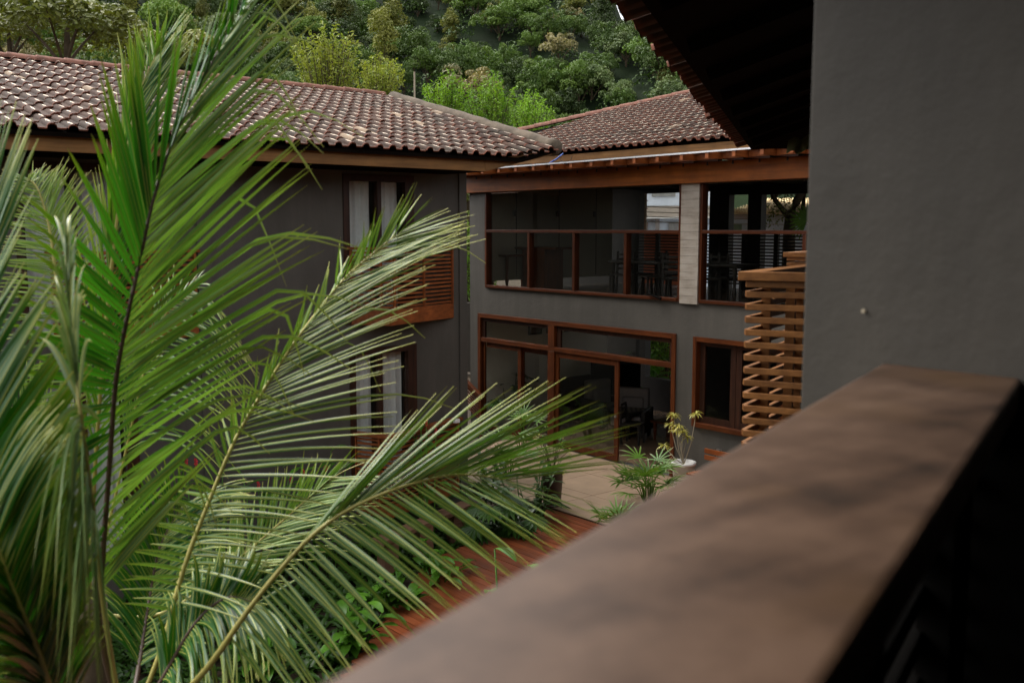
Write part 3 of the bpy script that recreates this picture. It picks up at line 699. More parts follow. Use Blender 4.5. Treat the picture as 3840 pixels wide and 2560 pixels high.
# board-marked concrete column between the two windows
mt, n, out = nodes('board_marked_concrete')
v = mapped(n, (2.0, 2.0, 11.0)); f1 = noise(n, v, 1.2, 6, 0.7); f2 = noise(n, mapped(n, (1, 1, 1)), 2.2, 5)
c = ramp(n, mathn(n, 'ADD', mathn(n, 'MULTIPLY', f1, 0.6), mathn(n, 'MULTIPLY', f2, 0.4)), [(0.33, (0.19, 0.155, 0.12)), (0.5, (0.31, 0.27, 0.225)), (0.7, (0.38, 0.34, 0.29))])
prin(n, out, c, 0.8, 0.25, bump(n, f1, 0.3, 0.005)); M['concrete'] = mt
zc0 = -1.40
for k in range(15):
    b = MB(); dy = R.uniform(0, 0.006); b.box(-12.262, -11.838, YF - 0.045 - dy, YF + 0.1, zc0 + k * 0.148, zc0 + k * 0.148 + 0.1445)
    b.build('column_board', M['concrete'], main)
# ground floor glazed doors
def glazed_doors():
    x0, x1, z0, z1 = DA; a = 0.10; y0, y1 = YF - 0.03, YF + 0.14
    w = MB(); w.box(x0, x0 + a, y0, y1, z0, z1); w.box(x1 - a, x1, y0, y1, z0, z1)
    win = w.build('door_frame', M['redz'], main, bevel=0.004)
    b = MB(); b.box(x0 + a + .001, x1 - a - .001, y0, y1, z1 - a, z1 - .002); b.build('head', M['redx'], win, bevel=0.004)
    zt = -2.60; mid = -15.86
    b = MB(); b.box(x0 + a + .001, x1 - a - .001, y0 + .01, y1 - .01, zt - .05, zt + .05); b.build('transom', M['redx'], win, bevel=0.004)
    b = MB(); b.box(mid - .10, mid + .10, y0 + .004, y1 - .004, z0, zt - .051); b.box(mid - .10, mid + .10, y0 + .004, y1 - .004, zt + .051, z1 - a - .001); b.build('mullion', M['redz'], win, bevel=0.004)
    for (xa, xb) in ((x0 + a + .12, mid - .14), (mid + .26, x1 - a - .08)):
        f = MB(); f.box(xa - .11, xa, YF + .02, YF + .07, zt + .052, z1 - a - .002); f.box(xb, xb + .035, YF + .02, YF + .07, zt + .052, z1 - a - .002); f.box(xa, xb, YF + .02, YF + .07, z1 - a - .09, z1 - a - .003)
        f.build('sash', M['darkfr'], win)
        g_ = MB(); g_.box(xa, xb, YF + .04, YF + .046, zt + .052, z1 - a - .09); g_.build('pane', M['glass'], win)
    for (xa, xb, yo, op) in ((x0 + a + .06, -16.92, .05, 1), (-17.0, mid - .11, .10, 1), (mid + .105, -13.86, .03, 1)):
        d_ = MB(); st = 0.11
        d_.box(xa, xa + .05 if xa < -18 else xa + st, YF + yo - .025, YF + yo + .02, z0 + .02, zt - .055); d_.box(xb - st, xb, YF + yo - .025, YF + yo + .02, z0 + .02, zt - .055)
        d_.box(xa + st + .001, xb - st - .001, YF + yo - .022, YF + yo + .017, zt - .17, zt - .056); d_.box(xa + st + .001, xb - st - .001, YF + yo - .022, YF + yo + .017, z0 + .02, z0 + .16)
        dd = d_.build('door_leaf', M['redz'], main, bevel=0.003)
        g_ = MB(); g_.box(xa + .05, xb - st, YF + yo - .003, YF + yo + .003, z0 + .161, zt - .171); g_.build('pane', M['glass'], dd)
        if xb > -14: k = MB(); k.tube([(xb - .05, YF + yo - .06, -3.80), (xb - .05, YF + yo - .02, -3.80)], .028, 8); k.build('knob', M['steel'], dd)
glazed_doors()
def lower_window():
    x0, x1, z0, z1 = DB; a = .085; y0, y1 = YF - .03, YF + .14
    w = MB(); w.box(x0, x0 + a, y0, y1, z0, z1); w.box(x1 - a, x1, y0, y1, z0, z1); win = w.build('window', M['redz'], main, bevel=.004)
    b = MB(); b.box(x0 + a + .001, x1 - a - .001, y0, y1, z1 - a, z1 - .002); b.build('head', M['redx'], win); b = MB(); b.box(x0 + a + .001, x1 - a - .001, y0 - .03, y1, z0 + .002, z0 + a); b.build('sill', M['redx'], win, bevel=.004)
    for (xa, xb) in ((x0 + a + .03, x0 + a + .85), (x0 + a + .86, x1 - a - .03)):
        f = MB()
        f.box(xa, xa + .12, YF + .05, YF + .1, z0 + a, z1 - a); f.box(xb - .12, xb, YF + .05, YF + .1, z0 + a, z1 - a); f.box(xa + .121, xb - .121, YF + .05, YF + .1, z0 + a, z0 + a + .12); f.box(xa + .121, xb - .121, YF + .05, YF + .1, z1 - a - .08, z1 - a)
        s_ = f.build('sash', M['darkfr'], win); g_ = MB(); g_.box(xa + .12, xb - .12, YF + .07, YF + .076, z0 + a + .12, z1 - a - .08); g_.build('pane', M['glass'], s_)
lower_window()
# rear wing roof
YE, ZC, TC = 13.95, 1.50, 0.30
s = MB(); RY = 21.6; RZ = ZC + TC * (RY - YE)
hx = -20.04 - (17.17 - YE)
slab(s, [(hx, YE + .05, ZC - .01), (-5.5, YE + .05, ZC - .01), (-5.5, RY, RZ - .01), (hx + (RY - YE), RY, RZ - .01)], .05)
slab(s, [(hx, YE + .05, ZC - .012), (hx + (RY - YE), RY, RZ - .012), (hx, RY + 7, ZC - .012)], .05)
slab(s, [(hx + (RY - YE), RY, RZ - .01), (-5.5, RY, RZ - .01), (-5.5, RY + 7.5, ZC), (hx, RY + 7.5, ZC)], .05)
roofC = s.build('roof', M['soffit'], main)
sC = math.atan(TC); esC = np.array([0, math.cos(sC), math.sin(sC)])
tile_field(roofC, (-17.6, YE - 0.08, ZC + .01), (1, 0, 0), esC, 46, 21, lambda q, c, r: q[0] > hx + (q[1] - YE) + .15 and q[0] < -8.6 and q[1] < RY and q[0] > -18.5 + 0 * r, M['tileC'], None, 300, -8)
ridge_caps(roofC, (hx + 2.2, YE + 2.2, ZC + TC * 2.2 + .05), (hx + (RY - YE), RY, RZ + .05), M['tileR'], .12, .45, 'hip_tile')
ridge_caps(roofC, (hx + (RY - YE), RY, RZ + .05), (-6.0, RY, RZ + .05), M['tileR'], .12, .45)
b = MB(); b.box(-18.2, -6.0, YE - .0, YE + .045, ZC - .165, ZC - .03); b.build('fascia_board', M['fasciax'], main, bevel=.004)
b = MB(); b.box(-22.0, -6.0, YE + .05, YF + .4, ZC - .10, ZC - .06); b.build('soffit', M['soffit'], main)
b = MB(); pts = [onx(2074, 606, -10.9) + (0.3, 0, 0), onx(2100, 590, -10.9), onx(2112, 576, -10.9)]
b = MB(); c0 = ony(2060, 612, YE - .15); c1 = ony(2085, 598, YE - .2); c2 = ony(2112, 576, YE - .1)
b.tube([c0, c1, c2], 0.014, 6); b.build('blue_cable', plain('blue_cable', (0.02, 0.08, 0.35), 0.5, 0.4), main)
b = MB(); b.tube([ony(2104, 580, YE - .1), ony(2103, 600, YE - .1), ony(2118, 612, YE - .1), ony(2140, 604, YE - .1), ony(2146, 584, YE - .1)], 0.006, 5); b.build('loose_wire', M['dark'], main)
# railing inside the rear opening of the upper room
b = thing('gallery_railing', (-12.5, YB - .1, FZ), 'dark slatted railing across the rear openings seen through the upper windows', 'railing')
for k in range(16):
    s_ = MB(); z = FZ + .12 + k * 0.075; s_.box(-18.5, -7.0, YB - .14, YB - .10, z, z + .036); s_.build('slat', M['dark'], b)
for x in (-18.3, -17.3, -16.3, -15.4, -14.6, -13.7, -12.9, -12.1, -11.2, -10.3, -9.4, -8.5):
    s_ = MB(); s_.box(x, x + .12, YB - .099, YB - .03, FZ, FZ + 1.36); s_.build('post', M['dark'], b)
s_ = MB(); s_.box(-18.5, -7.0, YB - .16, YB - .04, FZ + 1.32, FZ + 1.38); s_.build('handrail', M['dark'], b)
# ---- dining furniture upstairs
def chair(x, y, z, rot, label, group, mat, h=0.95):
    t = thing('dining_chair', (x, y, z), label, 'chair', group); c, s_ = math.cos(rot), math.sin(rot)
    def T(px, py, pz): return (x + c * px - s_ * py, y + s_ * px + c * py, z + pz)
    for i in (-1, 1):
        b = MB(); b.bar(T(i * .19, -.19, 0), T(i * .18, -.18, .45), .04, .04, up=(c, s_, 0)); b.build('leg', mat, t)
        b = MB(); b.bar(T(i * .19, .21, 0), T(i * .18, .24, h), .04, .04, up=(c, s_, 0)); b.build('leg', mat, t)
    b = MB(); b.obox(T(0, 0, .455), (c * .22, s_ * .22, 0), (-s_ * .21, c * .21, 0), (0, 0, .02)); b.build('seat', mat, t)
    for k in range(4):
        b = MB(); b.bar(T(-.165, .232, .58 + k * .1), T(.165, .232, .58 + k * .1), .02, .045); b.build('back_slat', mat, t)
GC = 'dark dining chairs in the upper room'
for (px, yy, r_) in ((2330, 15.6, .4), (2400, 16.2, 2.8), (2450, 15.5, -.5), (2510, 16.4, 1.6), (2530, 15.4, 3.6), (2680, 15.6, .3), (2740, 16.1, 2.2)):
    q = ony(px, 1050, yy); chair(q[0], yy, FZ, r_, 'dark slat backed dining chair behind the upper windows', GC, M['dark'])
def table(x, y, z, w, d_, h, mat, name, label, cat='table'):
    t = thing(name, (x, y, z), label, cat)
    b = MB(); b.box(x - w / 2, x + w / 2, y - d_ / 2, y + d_ / 2, z + h - .045, z + h); b.build('tabletop', mat, t, bevel=.006)
    for i in (-1, 1):
        for j in (-1, 1):
            b = MB(); cx_, cy_ = x + i * (w / 2 - .08), y + j * (d_ / 2 - .08)
            b.lathe((cx_, cy_, z), [(.035, 0), (.03, .1), (.045, .2), (.03, .3), (.04, h - .2), (.045, h - .046)], 8); b.build('leg', mat, t)
    return t
q = ony(1960, 1030, 15.6); table(q[0] - .3, 15.6, FZ, .7, 1.1, .82, M['redx'], 'side_table', 'red brown side table with turned legs behind the leftmost upper pane')
q = ony(2040, 1030, 15.9)
t = thing('sideboard', (q[0], 15.9, FZ), 'red brown wooden sideboard with overhanging top behind the second upper pane', 'sideboard')
b = MB(); b.box(q[0] - .45, q[0] + .35, 15.6, 16.2, FZ, FZ + .95); b.build('body', M['redz'], t, bevel=.006)
b = MB(); b.box(q[0] - 1.1, q[0] + .8, 15.55, 16.25, FZ + .952, FZ + 1.0); b.build('top', M['redx'], t, bevel=.006)
q = ony(2430, 1000, 16.0); table(q[0], 16.0, FZ, 1.5, .9, .75, M['dark'], 'dining_table', 'dark dining table between the chairs behind the fourth upper pane')
q = ony(2720, 1050, 15.9); table(q[0], 15.9, FZ, 1.1, .8, .75, M['dark'], 'dining_table', 'dark dining table behind the right hand upper window')
# ---- lounge downstairs
def armchair(x, y, z, rot, label):
    t = thing('armchair', (x, y, z), label, 'armchair'); c, s_ = math.cos(rot), math.sin(rot)
    def ob(nm, cx_, cy_, cz_, hx_, hy_, hz_, mat, bv=.04):
        b = MB(); b.obox((x + c * cx_ - s_ * cy_, y + s_ * cx_ + c * cy_, z + cz_), (c * hx_, s_ * hx_, 0), (-s_ * hy_, c * hy_, 0), (0, 0, hz_)); b.build(nm, mat, t, bevel=bv)
    ob('seat', 0, 0, .36, .36, .36, .12, M['fabric']); ob('backrest', 0, .36, .68, .38, .09, .36, M['fabric']); ob('cushion', .02, .24, .62, .26, .08, .22, M['fabric'], .06)
    for i in (-1, 1):
        ob('arm', i * .43, 0, .36, .05, .42, .26, M['dark'], .02)
        for j in (-1, 1): ob('leg', i * .40, j * .34, .05, .03, .03, .05, M['dark'], .002)
qa = onz(2440, 1620, PZ); armchair(qa[0] - .2, 16.7, PZ, .5, 'grey upholstered armchair by the garden window behind the open glazed door')
armchair(-16.9, 17.2, PZ, 1.5, 'grey armchair against the white wall behind the fixed glazed panels')
t = table(-15.6, 16.6, PZ, .8, .8, .6, M['dark'], 'games_table', 'small low table with a chequered board behind the glazed door')
b = MB()
for i in range(8):
    for j in range(8):
        b.add([(-15.9 + i * .075, 16.3 + j * .075, PZ + .604), (-15.825 + i * .075, 16.3 + j * .075, PZ + .604), (-15.825 + i * .075, 16.375 + j * .075, PZ + .604), (-15.9 + i * .075, 16.375 + j * .075, PZ + .604)], [(0, 1, 2, 3)], (i + j) % 2)
tag(b.build('chess_board', [M['dark'], M['dimwhite']], loc=(-15.6, 16.6, PZ + .6)), 'chequered dark and light board lying on the low table', 'game board')
chair(-14.9, 16.0, PZ, 2.0, 'dark slat backed chair beside the chequered board in the lounge', None, M['dark'], .85)
table(-14.2, 16.9, PZ, 1.5, .6, .45, M['redx'], 'coffee_table', 'low red brown coffee table in front of the grey armchair')
t = thing('television_cabinet', (-17.6, 18.2, PZ), 'tall black cabinet standing by the lounge wall behind the glazed door', 'cabinet')
b = MB(); b.box(-18.2, -17.0, 17.9, 18.5, PZ, PZ + 1.35); b.build('body', M['black'], t, bevel=.01); b = MB(); b.box(-18.25, -16.95, 17.85, 18.55, PZ + 1.352, PZ + 1.4); b.build('top', M['black'], t)
for k, yy in enumerate((16.2, 16.8, 17.4)):
    t = thing('framed_picture', (-18.42, yy, -2.4), ['dark framed picture nearest the glazed doors on the white lounge wall', 'dark framed picture in the middle of the white lounge wall', 'dark framed picture farthest along the white lounge wall'][k], 'picture')
    b = MB(); b.box(-18.445, -18.42, yy - .22, yy + .22, -2.62, -2.1); b.build('frame', M['dark'], t); b = MB(); b.box(-18.419, -18.416, yy - .18, yy + .18, -2.58, -2.14); b.build('canvas', M['fabric'], t)
# ------------------------------------------------------------------ patio, deck
b = MB(); pe1 = onz(2084, 1917, PZ); pe2 = onz(2262, 1952, PZ)
yp = 11.2
b.box(-17.5, -6.6, yp, YF, PZ - .16, PZ - .012); tag(b.build('patio_base', M['soil']), kind='structure')
pat = bpy.data.objects.new('patio', None); COL.objects.link(pat); WORLD['patio'] = (0, 0, 0); tag(pat, kind='structure')
for i in range(9):
    for j in range(3):
        b = MB(); x0 = -17.0 + i * 1.15; y0 = yp + j * 1.07; b.box(x0 + .005, x0 + 1.145, y0 + .005, min(y0 + 1.065, YF - .01), PZ - .02, PZ + R.uniform(-.001, .001)); b.build('paving_slab', M['patio'], pat)
deck = bpy.data.objects.new('wood_deck', None); COL.objects.link(deck); WORLD['wood_deck'] = (0, 0, 0); tag(deck, kind='structure')
y = yp - .135
k = 0
while y > 3.0:
    lx = -12.35 + (11.2 - y) * .27 if y > 8.05 else -11.5 + (8.05 - y) * .85
    b = MB(); z = PZ - .03 + R.uniform(-.003, .003)
    sp = R.uniform(-8.0, -7.0)
    b.box(lx + R.uniform(-.01, .01), sp - .004, y, y + .128, z - .03, z); b.build('deck_plank', M['deck'], deck)
    b = MB(); b.box(sp, -4.5, y, y + .128, z - .031, z - .001); b.build('deck_plank', M['deck'], deck)
    y -= .137
b = MB(); b.box(-8.4, -4.5, 2.9, yp - .01, PZ - .2, PZ - .07); tag(b.build('deck_base', M['black']), kind='structure')
# heavy timber bench between the garden bed and the deck
t = thing('timber_bench', onz(1580, 2010, PZ), 'heavy weathered timber slab bench at the edge of the deck', 'bench')
BT = -4.38
def strip(name, a, c, w, hgt, mat, par, bv=.006):
    b = MB(); b.bar(a, c, w, hgt); b.build(name, mat, par, bevel=bv)
a1 = onz(1410, 2035, BT); a2 = onz(1740, 1895, BT)
dv = (a2 - a1) / np.linalg.norm(a2 - a1); nv = np.array([dv[1], -dv[0], 0])
M['slabw'] = wood('weathered_slab', (0.10, 0.05, 0.028), (0.24, 0.13, 0.075), 1, .7)
strip('seat_board', a1 + nv * .0, a1 + dv * 1.15, .26, .07, M['slabw'], t); strip('seat_board', a1 + dv * 1.17 + (0, 0, .002), a2 + dv * .1, .26, .07, M['slabw'], t)
for f in (.12, .5, .9): q = a1 + (a2 - a1) * f; b = MB(); b.box(q[0] - .1, q[0] + .1, q[1] - .12, q[1] + .12, GZ - .1, BT - .036); b.build('leg', M['slabw'], t)
# wooden bench by the rear wall, mostly behind the handrail
t = thing('slatted_bench', (-10.6, 14.0, PZ), 'varnished orange slatted bench with steel frame against the rear wall', 'bench')
bx0 = ony(2640, 1690, 14.1)[0]
for k, z in enumerate((-4.02, -4.14)): strip('back_slat', (bx0, 14.12, z), (bx0 + 1.7, 14.12, z), .03, .09, M['bench'], t)
for k in range(3): strip('seat_slat', (bx0 - .02, 13.95 - k * .13, -4.38), (bx0 + 1.7, 13.95 - k * .13, -4.38), .11, .03, M['bench'], t)
for xx in (bx0 + .25, bx0 + 1.45):
    b = MB(); b.box(xx, xx + .09, 14.138, 14.17, PZ, -3.95); b.box(xx, xx + .09, 13.6, 14.137, -4.43, -4.397); b.box(xx, xx + .09, 13.6, 13.64, PZ, -4.431); b.build('bracket', M['steel'], t)
# stair at the left corner of the rear wing
t = thing('stair_railing', onz(1800, 1600, -4.6), 'sloping red wooden stair handrail with slats in the gap between the wings', 'railing')
h1 = ony(1762, 1445, YF - .25); h2 = ony(1805, 1490, YF - .25)
dd = (h2 - h1) / np.linalg.norm(h2 - h1)
strip('handrail', h1 - dd * 1.2, h2 + dd * .02, .10, .09, M['redx'], t)
for k in range(7): strip('slat', h1 - dd * 1.2 + (0, 0, -.12 - k * .075), h2 + (0, 0, -.12 - k * .075), .03, .03, M['redx'], t)
strip('post', h2 + (0, 0, -1.0), h2 + (0, 0, 0.0), .07, .07, M['redz'], t) if False else None
b = MB(); b.box(h2[0] - .04, h2[0] + .04, h2[1] - .04, h2[1] + .04, GZ, h2[2] - .05); b.build('post', M['redz'], t)
# ------------------------------------------------------------------ own wing: pillar, eaves, railings
own = thing('near_wing', (-1.0, 1.9, GZ), 'nearest wing with dark taupe wall at the right and shade-black eaves overhead', 'building')
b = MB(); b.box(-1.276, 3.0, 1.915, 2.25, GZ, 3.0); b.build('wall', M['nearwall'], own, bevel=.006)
b = MB(); b.box(1.3, 1.5, -4.0, 1.91, -1.6, 3.0); b.build('rear_wall', M['black'], own)  # inner wall's unlit dark is put into its black colour
b = MB(); b.box(-0.9, 1.29, -3.4, 1.91, -1.75, -1.6); b.build('balcony_floor', M['black'], own)  # floor coloured black to paint in the balcony's shade
b = MB(); b.tube([(-1.13 + .0, 1.913, -.03), (-1.13, 1.909, -.03)], .006, 8)
b = MB(); b.box(-.90, 1.29, 1.890, 1.912, -1.6, -.292); b.build('shade_panel', M['black'], own)  # added black panel painting in the unlit dark below the rail
q = ony(3238, 1166, 1.91); b = MB(); b.tube([q + (0, .003, 0), q + (0, -.002, 0)], .0045, 10); b.build('wall_plug', M['pole'], own)
# sealant bead where the handrail meets the wall
kq = onz(2766, 1018, -.28); wa_ = np.array([kq[0] + .915 * 2.3, kq[1] + .403 * 2.3, 0]); rdv = np.array([-.3215, .9469, 0])
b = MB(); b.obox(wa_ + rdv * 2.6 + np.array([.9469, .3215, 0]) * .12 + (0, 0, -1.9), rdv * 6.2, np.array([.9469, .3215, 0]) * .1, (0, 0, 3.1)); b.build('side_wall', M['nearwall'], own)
Q = onz(2817, 537, 1.1); eD = Q - onz(2452, 0, 1.1); eD /= np.linalg.norm(eD); eN = np.array([eD[1], -eD[0], 0.0])
s = MB(); tq = .34; wdt = 4.2
A0 = Q - eD * 15; 
in0 = A0 + eN * wdt + (0, 0, tq * wdt); in1 = Q + eN * wdt - eD * wdt + (0, 0, tq * wdt)
slab(s, [A0 + (0, 0, -.02), Q + (0, 0, -.02), in1, in0], .06)
Q2 = Q + eN * 8
slab(s, [Q + (0, 0, -.021), Q2 + (0, 0, -.021), Q2 - eD * wdt + (0, 0, tq * wdt), in1 + (0, 0, -.001)], .06)
slab(s, [in0 + (0, 0, -.003), in1 + (0, 0, -.003), in1 + eN * 5 + (0, 0, -.003), in0 + eN * 5 + (0, 0, -.003)], .06)
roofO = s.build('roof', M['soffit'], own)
esO = eN * math.cos(math.atan(tq)) + np.array([0, 0, math.sin(math.atan(tq))])
tile_field(roofO, A0 + eD * 5.8 - esO * .16 + (0, 0, -.03), eD, esO, 45, 2, lambda q, c, r: (q - Q) @ eD < -.02, M['tileC'], None, 100)
for k in range(12):
    p0 = Q - eD * (1.2 + k * 1.1) ; b = MB(); b.bar(p0 + eN * .08 + (0, 0, -.11 + .02), p0 + eN * 3.5 + (0, 0, 3.42 * tq - .11 + .02), .06, .10); b.build('rafter', M['soffit'], own)
b = MB(); b.bar(A0 + eN * .03 + (0, 0, -.035), Q + eN * .03 + (0, 0, -.035), .02, .03); b.build('fascia_board', M['darkfr'], own)
# handrail in the foreground
HZ = -.28
rd = np.array([-.3215, .9469, 0]); rn = np.array([.9469, .3215, 0])
Lp = onz(3304, 1362, HZ); Rp = onz(3828, 1424, HZ)
wdr = (Rp - Lp) @ rn
cl = Lp + rn * wdr / 2
t = thing('balcony_railing', (*(cl - rd * 1.0)[:2], -1.6), 'broad brown handrail crossing the foreground, ending at the dark wall', 'railing', 'slatted balcony railings')
mt, n, out = nodes('handrail_wood')
v = mapped(n, (5, 5, 5)); rot = mapped(n, (11, 1.1, 11), (0, 0, math.radians(-18.7)))
g1 = noise(n, rot, 1.0, 5, .55); g2 = noise(n, v, 1.5, 6, .7); g3 = noise(n, mapped(n, (2.0, 2.0, 2.0)), 1.0, 3)
f = mathn(n, 'ADD', mathn(n, 'MULTIPLY', g1, .45), mathn(n, 'MULTIPLY', g2, .55))
c = ramp(n, f, [(.34, (.024, .012, .006)), (.44, (.056, .029, .016)), (.55, (.094, .053, .032)), (.68, (.135, .082, .053))])
c = mixc(n, mathn(n, 'MULTIPLY', mathn(n, 'SUBTRACT', g3, .52), 4.0, True), c, (.085, .042, .012))
prin(n, out, c, .5, .4, bump(n, g1, .3, .004)); M['rail'] = mt
b = MB(); a_ = cl - rd * 3.2 + (0, 0, HZ - .03) - (0, 0, HZ); a_[2] = HZ - .03; e_ = cl + rd * .03; e_ = np.array([e_[0], e_[1], HZ - .03])
b.bar(a_, e_, wdr, .06); b.build('handrail', M['rail'], t, bevel=.008)
a2_ = a_.copy(); e2_ = e_.copy()
for k in range(13):
    z = HZ - .10 - k * .083; b = MB(); b.bar((a_[0], a_[1], z), (e_[0], e_[1], z), .045, .04); b.build('slat', M['black'] if k > 0 else M['soffit'], t)  # slats coloured near-black for their unlit inner side
for k in range(4):
    p = cl - rd * (.35 + k * .75) + rn * .05; b = MB(); b.box(p[0] - .03, p[0] + .03, p[1] - .03, p[1] + .03, -1.6, HZ - .062); b.build('post', M['black'], t)  # posts coloured black too, shade put into the colour
# railing of the next balcony beyond the wall
K = onz(2766, 1018, HZ); e1 = np.array([.915, .403, 0]); e2 = np.array([-.312, .950, 0])
def near_bay(K, len1, len2, label):
    t = thing('balcony_railing', (K[0], K[1], -1.5), label, 'railing', 'slatted balcony railings')
    def B(nm, a, c, w, hh, mat=M['nslat'], bv=.004):
        b = MB(); b.bar(a, c, w, hh); b.build(nm, mat, t, bevel=bv)
    z = HZ
    ins1 = e2; ins2 = e1      # inward directions
    # top boards (two per side, with a gap) and the trim below
    B('handrail', K + e1 * 0 + ins1 * .03 + (0, 0, -.029), K + e1 * len1 + ins1 * .03 + (0, 0, -.029), .06, .058)
    B('handrail', K + ins2 * .07 + e2 * .062 + (0, 0, -.0295), K + ins2 * .07 + e2 * len2 + (0, 0, -.0295), .14, .058)
    s1 = K + ins1 * .055 + ins2 * .045
    B('top_slat', s1 + (0, 0, -.082), s1 + e1 * (len1 - .05) + (0, 0, -.082), .036, .042)
    B('top_slat', s1 + e2 * .02 + (0, 0, -.0825), s1 + e2 * (len2 - .1) + (0, 0, -.0825), .036, .042)
    for k in range(14):
        zz = -.147 - k * .0835; e = R.uniform(-.003, .003)
        B('slat', s1 + (0, 0, zz + e), s1 + e1 * (len1 - .05) + (0, 0, zz - e), .036, .040)
        B('slat', s1 + e2 * .0185 + (0, 0, zz), s1 + e2 * (len2 - .1) + (0, 0, zz + e), .036, .040)
    for (p) in (s1 + e1 * .44 + ins1 * .040, s1 + e2 * .30 + ins2 * .040, s1 + e2 * 1.1 + ins2 * .040, s1 + e1 * .20 + ins1 * .30):
        b = MB(); b.obox(p + (0, 0, -.72), e1 * .030, e2 * .020, (0, 0, .60)); b.build('post', M['nslat'], t)
    b = MB(); slab(b, [s1 + (0, 0, -1.33), s1 + e1 * len1 + (0, 0, -1.33), s1 + e1 * len1 + e2 * len2 + (0, 0, -1.33), s1 + e2 * len2 + (0, 0, -1.33)], .12); b.build('floor_slab', M['soffit'], t)
KK = K - (0, 0, HZ) + (0, 0, HZ)
near_bay(np.array([K[0], K[1], HZ]), 1.3, 2.2, 'orange brown slatted railing with broad top beside the dark wall')
K3 = onz(2936, 946, -.30); near_bay(np.array([K3[0], K3[1], -.02 + HZ]), 1.2, 2.0, 'farthest slatted railing top just showing above the orange brown railing')
# folded olive canvas under the eave
t_ = [ond(2962, 523, 11.5), ond(3040, 512, 11.3), ond(3045, 560, 11.2), ond(2958, 572, 11.4)]
b = MB(); nx, ny = 9, 5; vs = []
for j in range(ny):
    for i in range(nx):
        u, w = i / (nx - 1), j / (ny - 1); p = (t_[0] * (1 - u) + t_[1] * u) * (1 - w) + (t_[3] * (1 - u) + t_[2] * u) * w
        vs.append(p + FW * (.05 * math.sin(u * 13 + w * 2)) + np.array([0, 0, .02 * math.sin(u * 9)]))
b.add(vs + [v_ + FW * .06 for v_ in vs], [(j * nx + i, j * nx + i + 1, (j + 1) * nx + i + 1, (j + 1) * nx + i) for j in range(ny - 1) for i in range(nx - 1)] + [(45 + j * nx + i, 45 + j * nx + i + 1, 45 + (j + 1) * nx + i + 1, 45 + (j + 1) * nx + i) for j in range(ny - 1) for i in range(nx - 1)])
tag(b.build('folded_awning', M['canvas'], loc=tuple(t_[3]), smooth=True), 'folded olive canvas awning hanging under the shade-black eave by the wall', 'awning')
# ------------------------------------------------------------------ palms: each frond a curved rachis with leaflets on both sides
def catmull(pts, n):
    P = [np.asarray(p, float) for p in pts]; P = [2 * P[0] - P[1]] + P + [2 * P[-1] - P[-2]]; outp = []
    m_ = len(P) - 3
    for k in range(n):
        t = k / (n - 1) * m_; i = min(int(t), m_ - 1); u = t - i; a, b_, c, d_ = P[i:i + 4]
        outp.append(0.5 * (2 * b_ + (c - a) * u + (2 * a - 5 * b_ + 4 * c - d_) * u * u + (3 * b_ - a - 3 * c + d_) * u ** 3))
    return outp
def leaflet_mb(b, p0, p1, tipp, width, nrm, bulge, kink=None, mi=0):
    """blade from p0 to p1 (arched by bulge), bent on to tipp if there is a kink; folded along its midrib"""
    N = 9; cs = []
    for k in range(N):
        t = k / (N - 1)
        if kink is None:
            p = p0 + (p1 - p0) * t + bulge * (4 * t * (1 - t))
        else:
            if t < .68: u = t / .68; p = p0 + (p1 - p0) * u + bulge * (4 * u * (1 - u))
            else: u = (t - .68) / .32; p = p1 + (tipp - p1) * u + np.array([0, 0, .02]) * (4 * u * (1 - u))
        cs.append(p)
    vs = []; tips = []; fs = []; ms = []
    for k in range(N):
        t = k / (N - 1); d_ = cs[min(k + 1, N - 1)] - cs[max(k - 1, 0)]; d_ /= (np.linalg.norm(d_) + 1e-9)
        s_ = np.cross(d_, nrm); s_ /= (np.linalg.norm(s_) + 1e-9); n2 = np.cross(s_, d_)
        w = width * (0.45 + 1.1 * t * 1.6 if t < .3 else 1.0) * (1.0 if t < .3 else max(.03, (1 - (t - .3) / .7) ** .7)) * .5
        w = width * .5 * min(1.0, .4 + t * 3) * max(.04, 1 - max(0, t - .25) ** 1.5 / .75 ** 1.5) ** .8
        r_ = max(.0012, width * .045 * (1 - .7 * t))
        vs += [cs[k] - s_ * w - n2 * w * .35, cs[k] - s_ * r_, cs[k] + s_ * r_, cs[k] + s_ * w - n2 * w * .35]; tips += [t] * 4
    for k in range(N - 1):
        o = k * 4
        for j in range(3): fs.append((o + j, o + j + 1, o + 5 + j, o + 4 + j)); ms.append(mi + (1 if j == 1 else 0))
    bb = len(b.v); b.add(vs, fs, 0, 0.0, tips)
    b.m[-len(fs):] = ms
def sidecurve(ctrl, pts2d, t):
    pass
PALM_N = {}
UPZ = np.array([0, 0, 1.0])
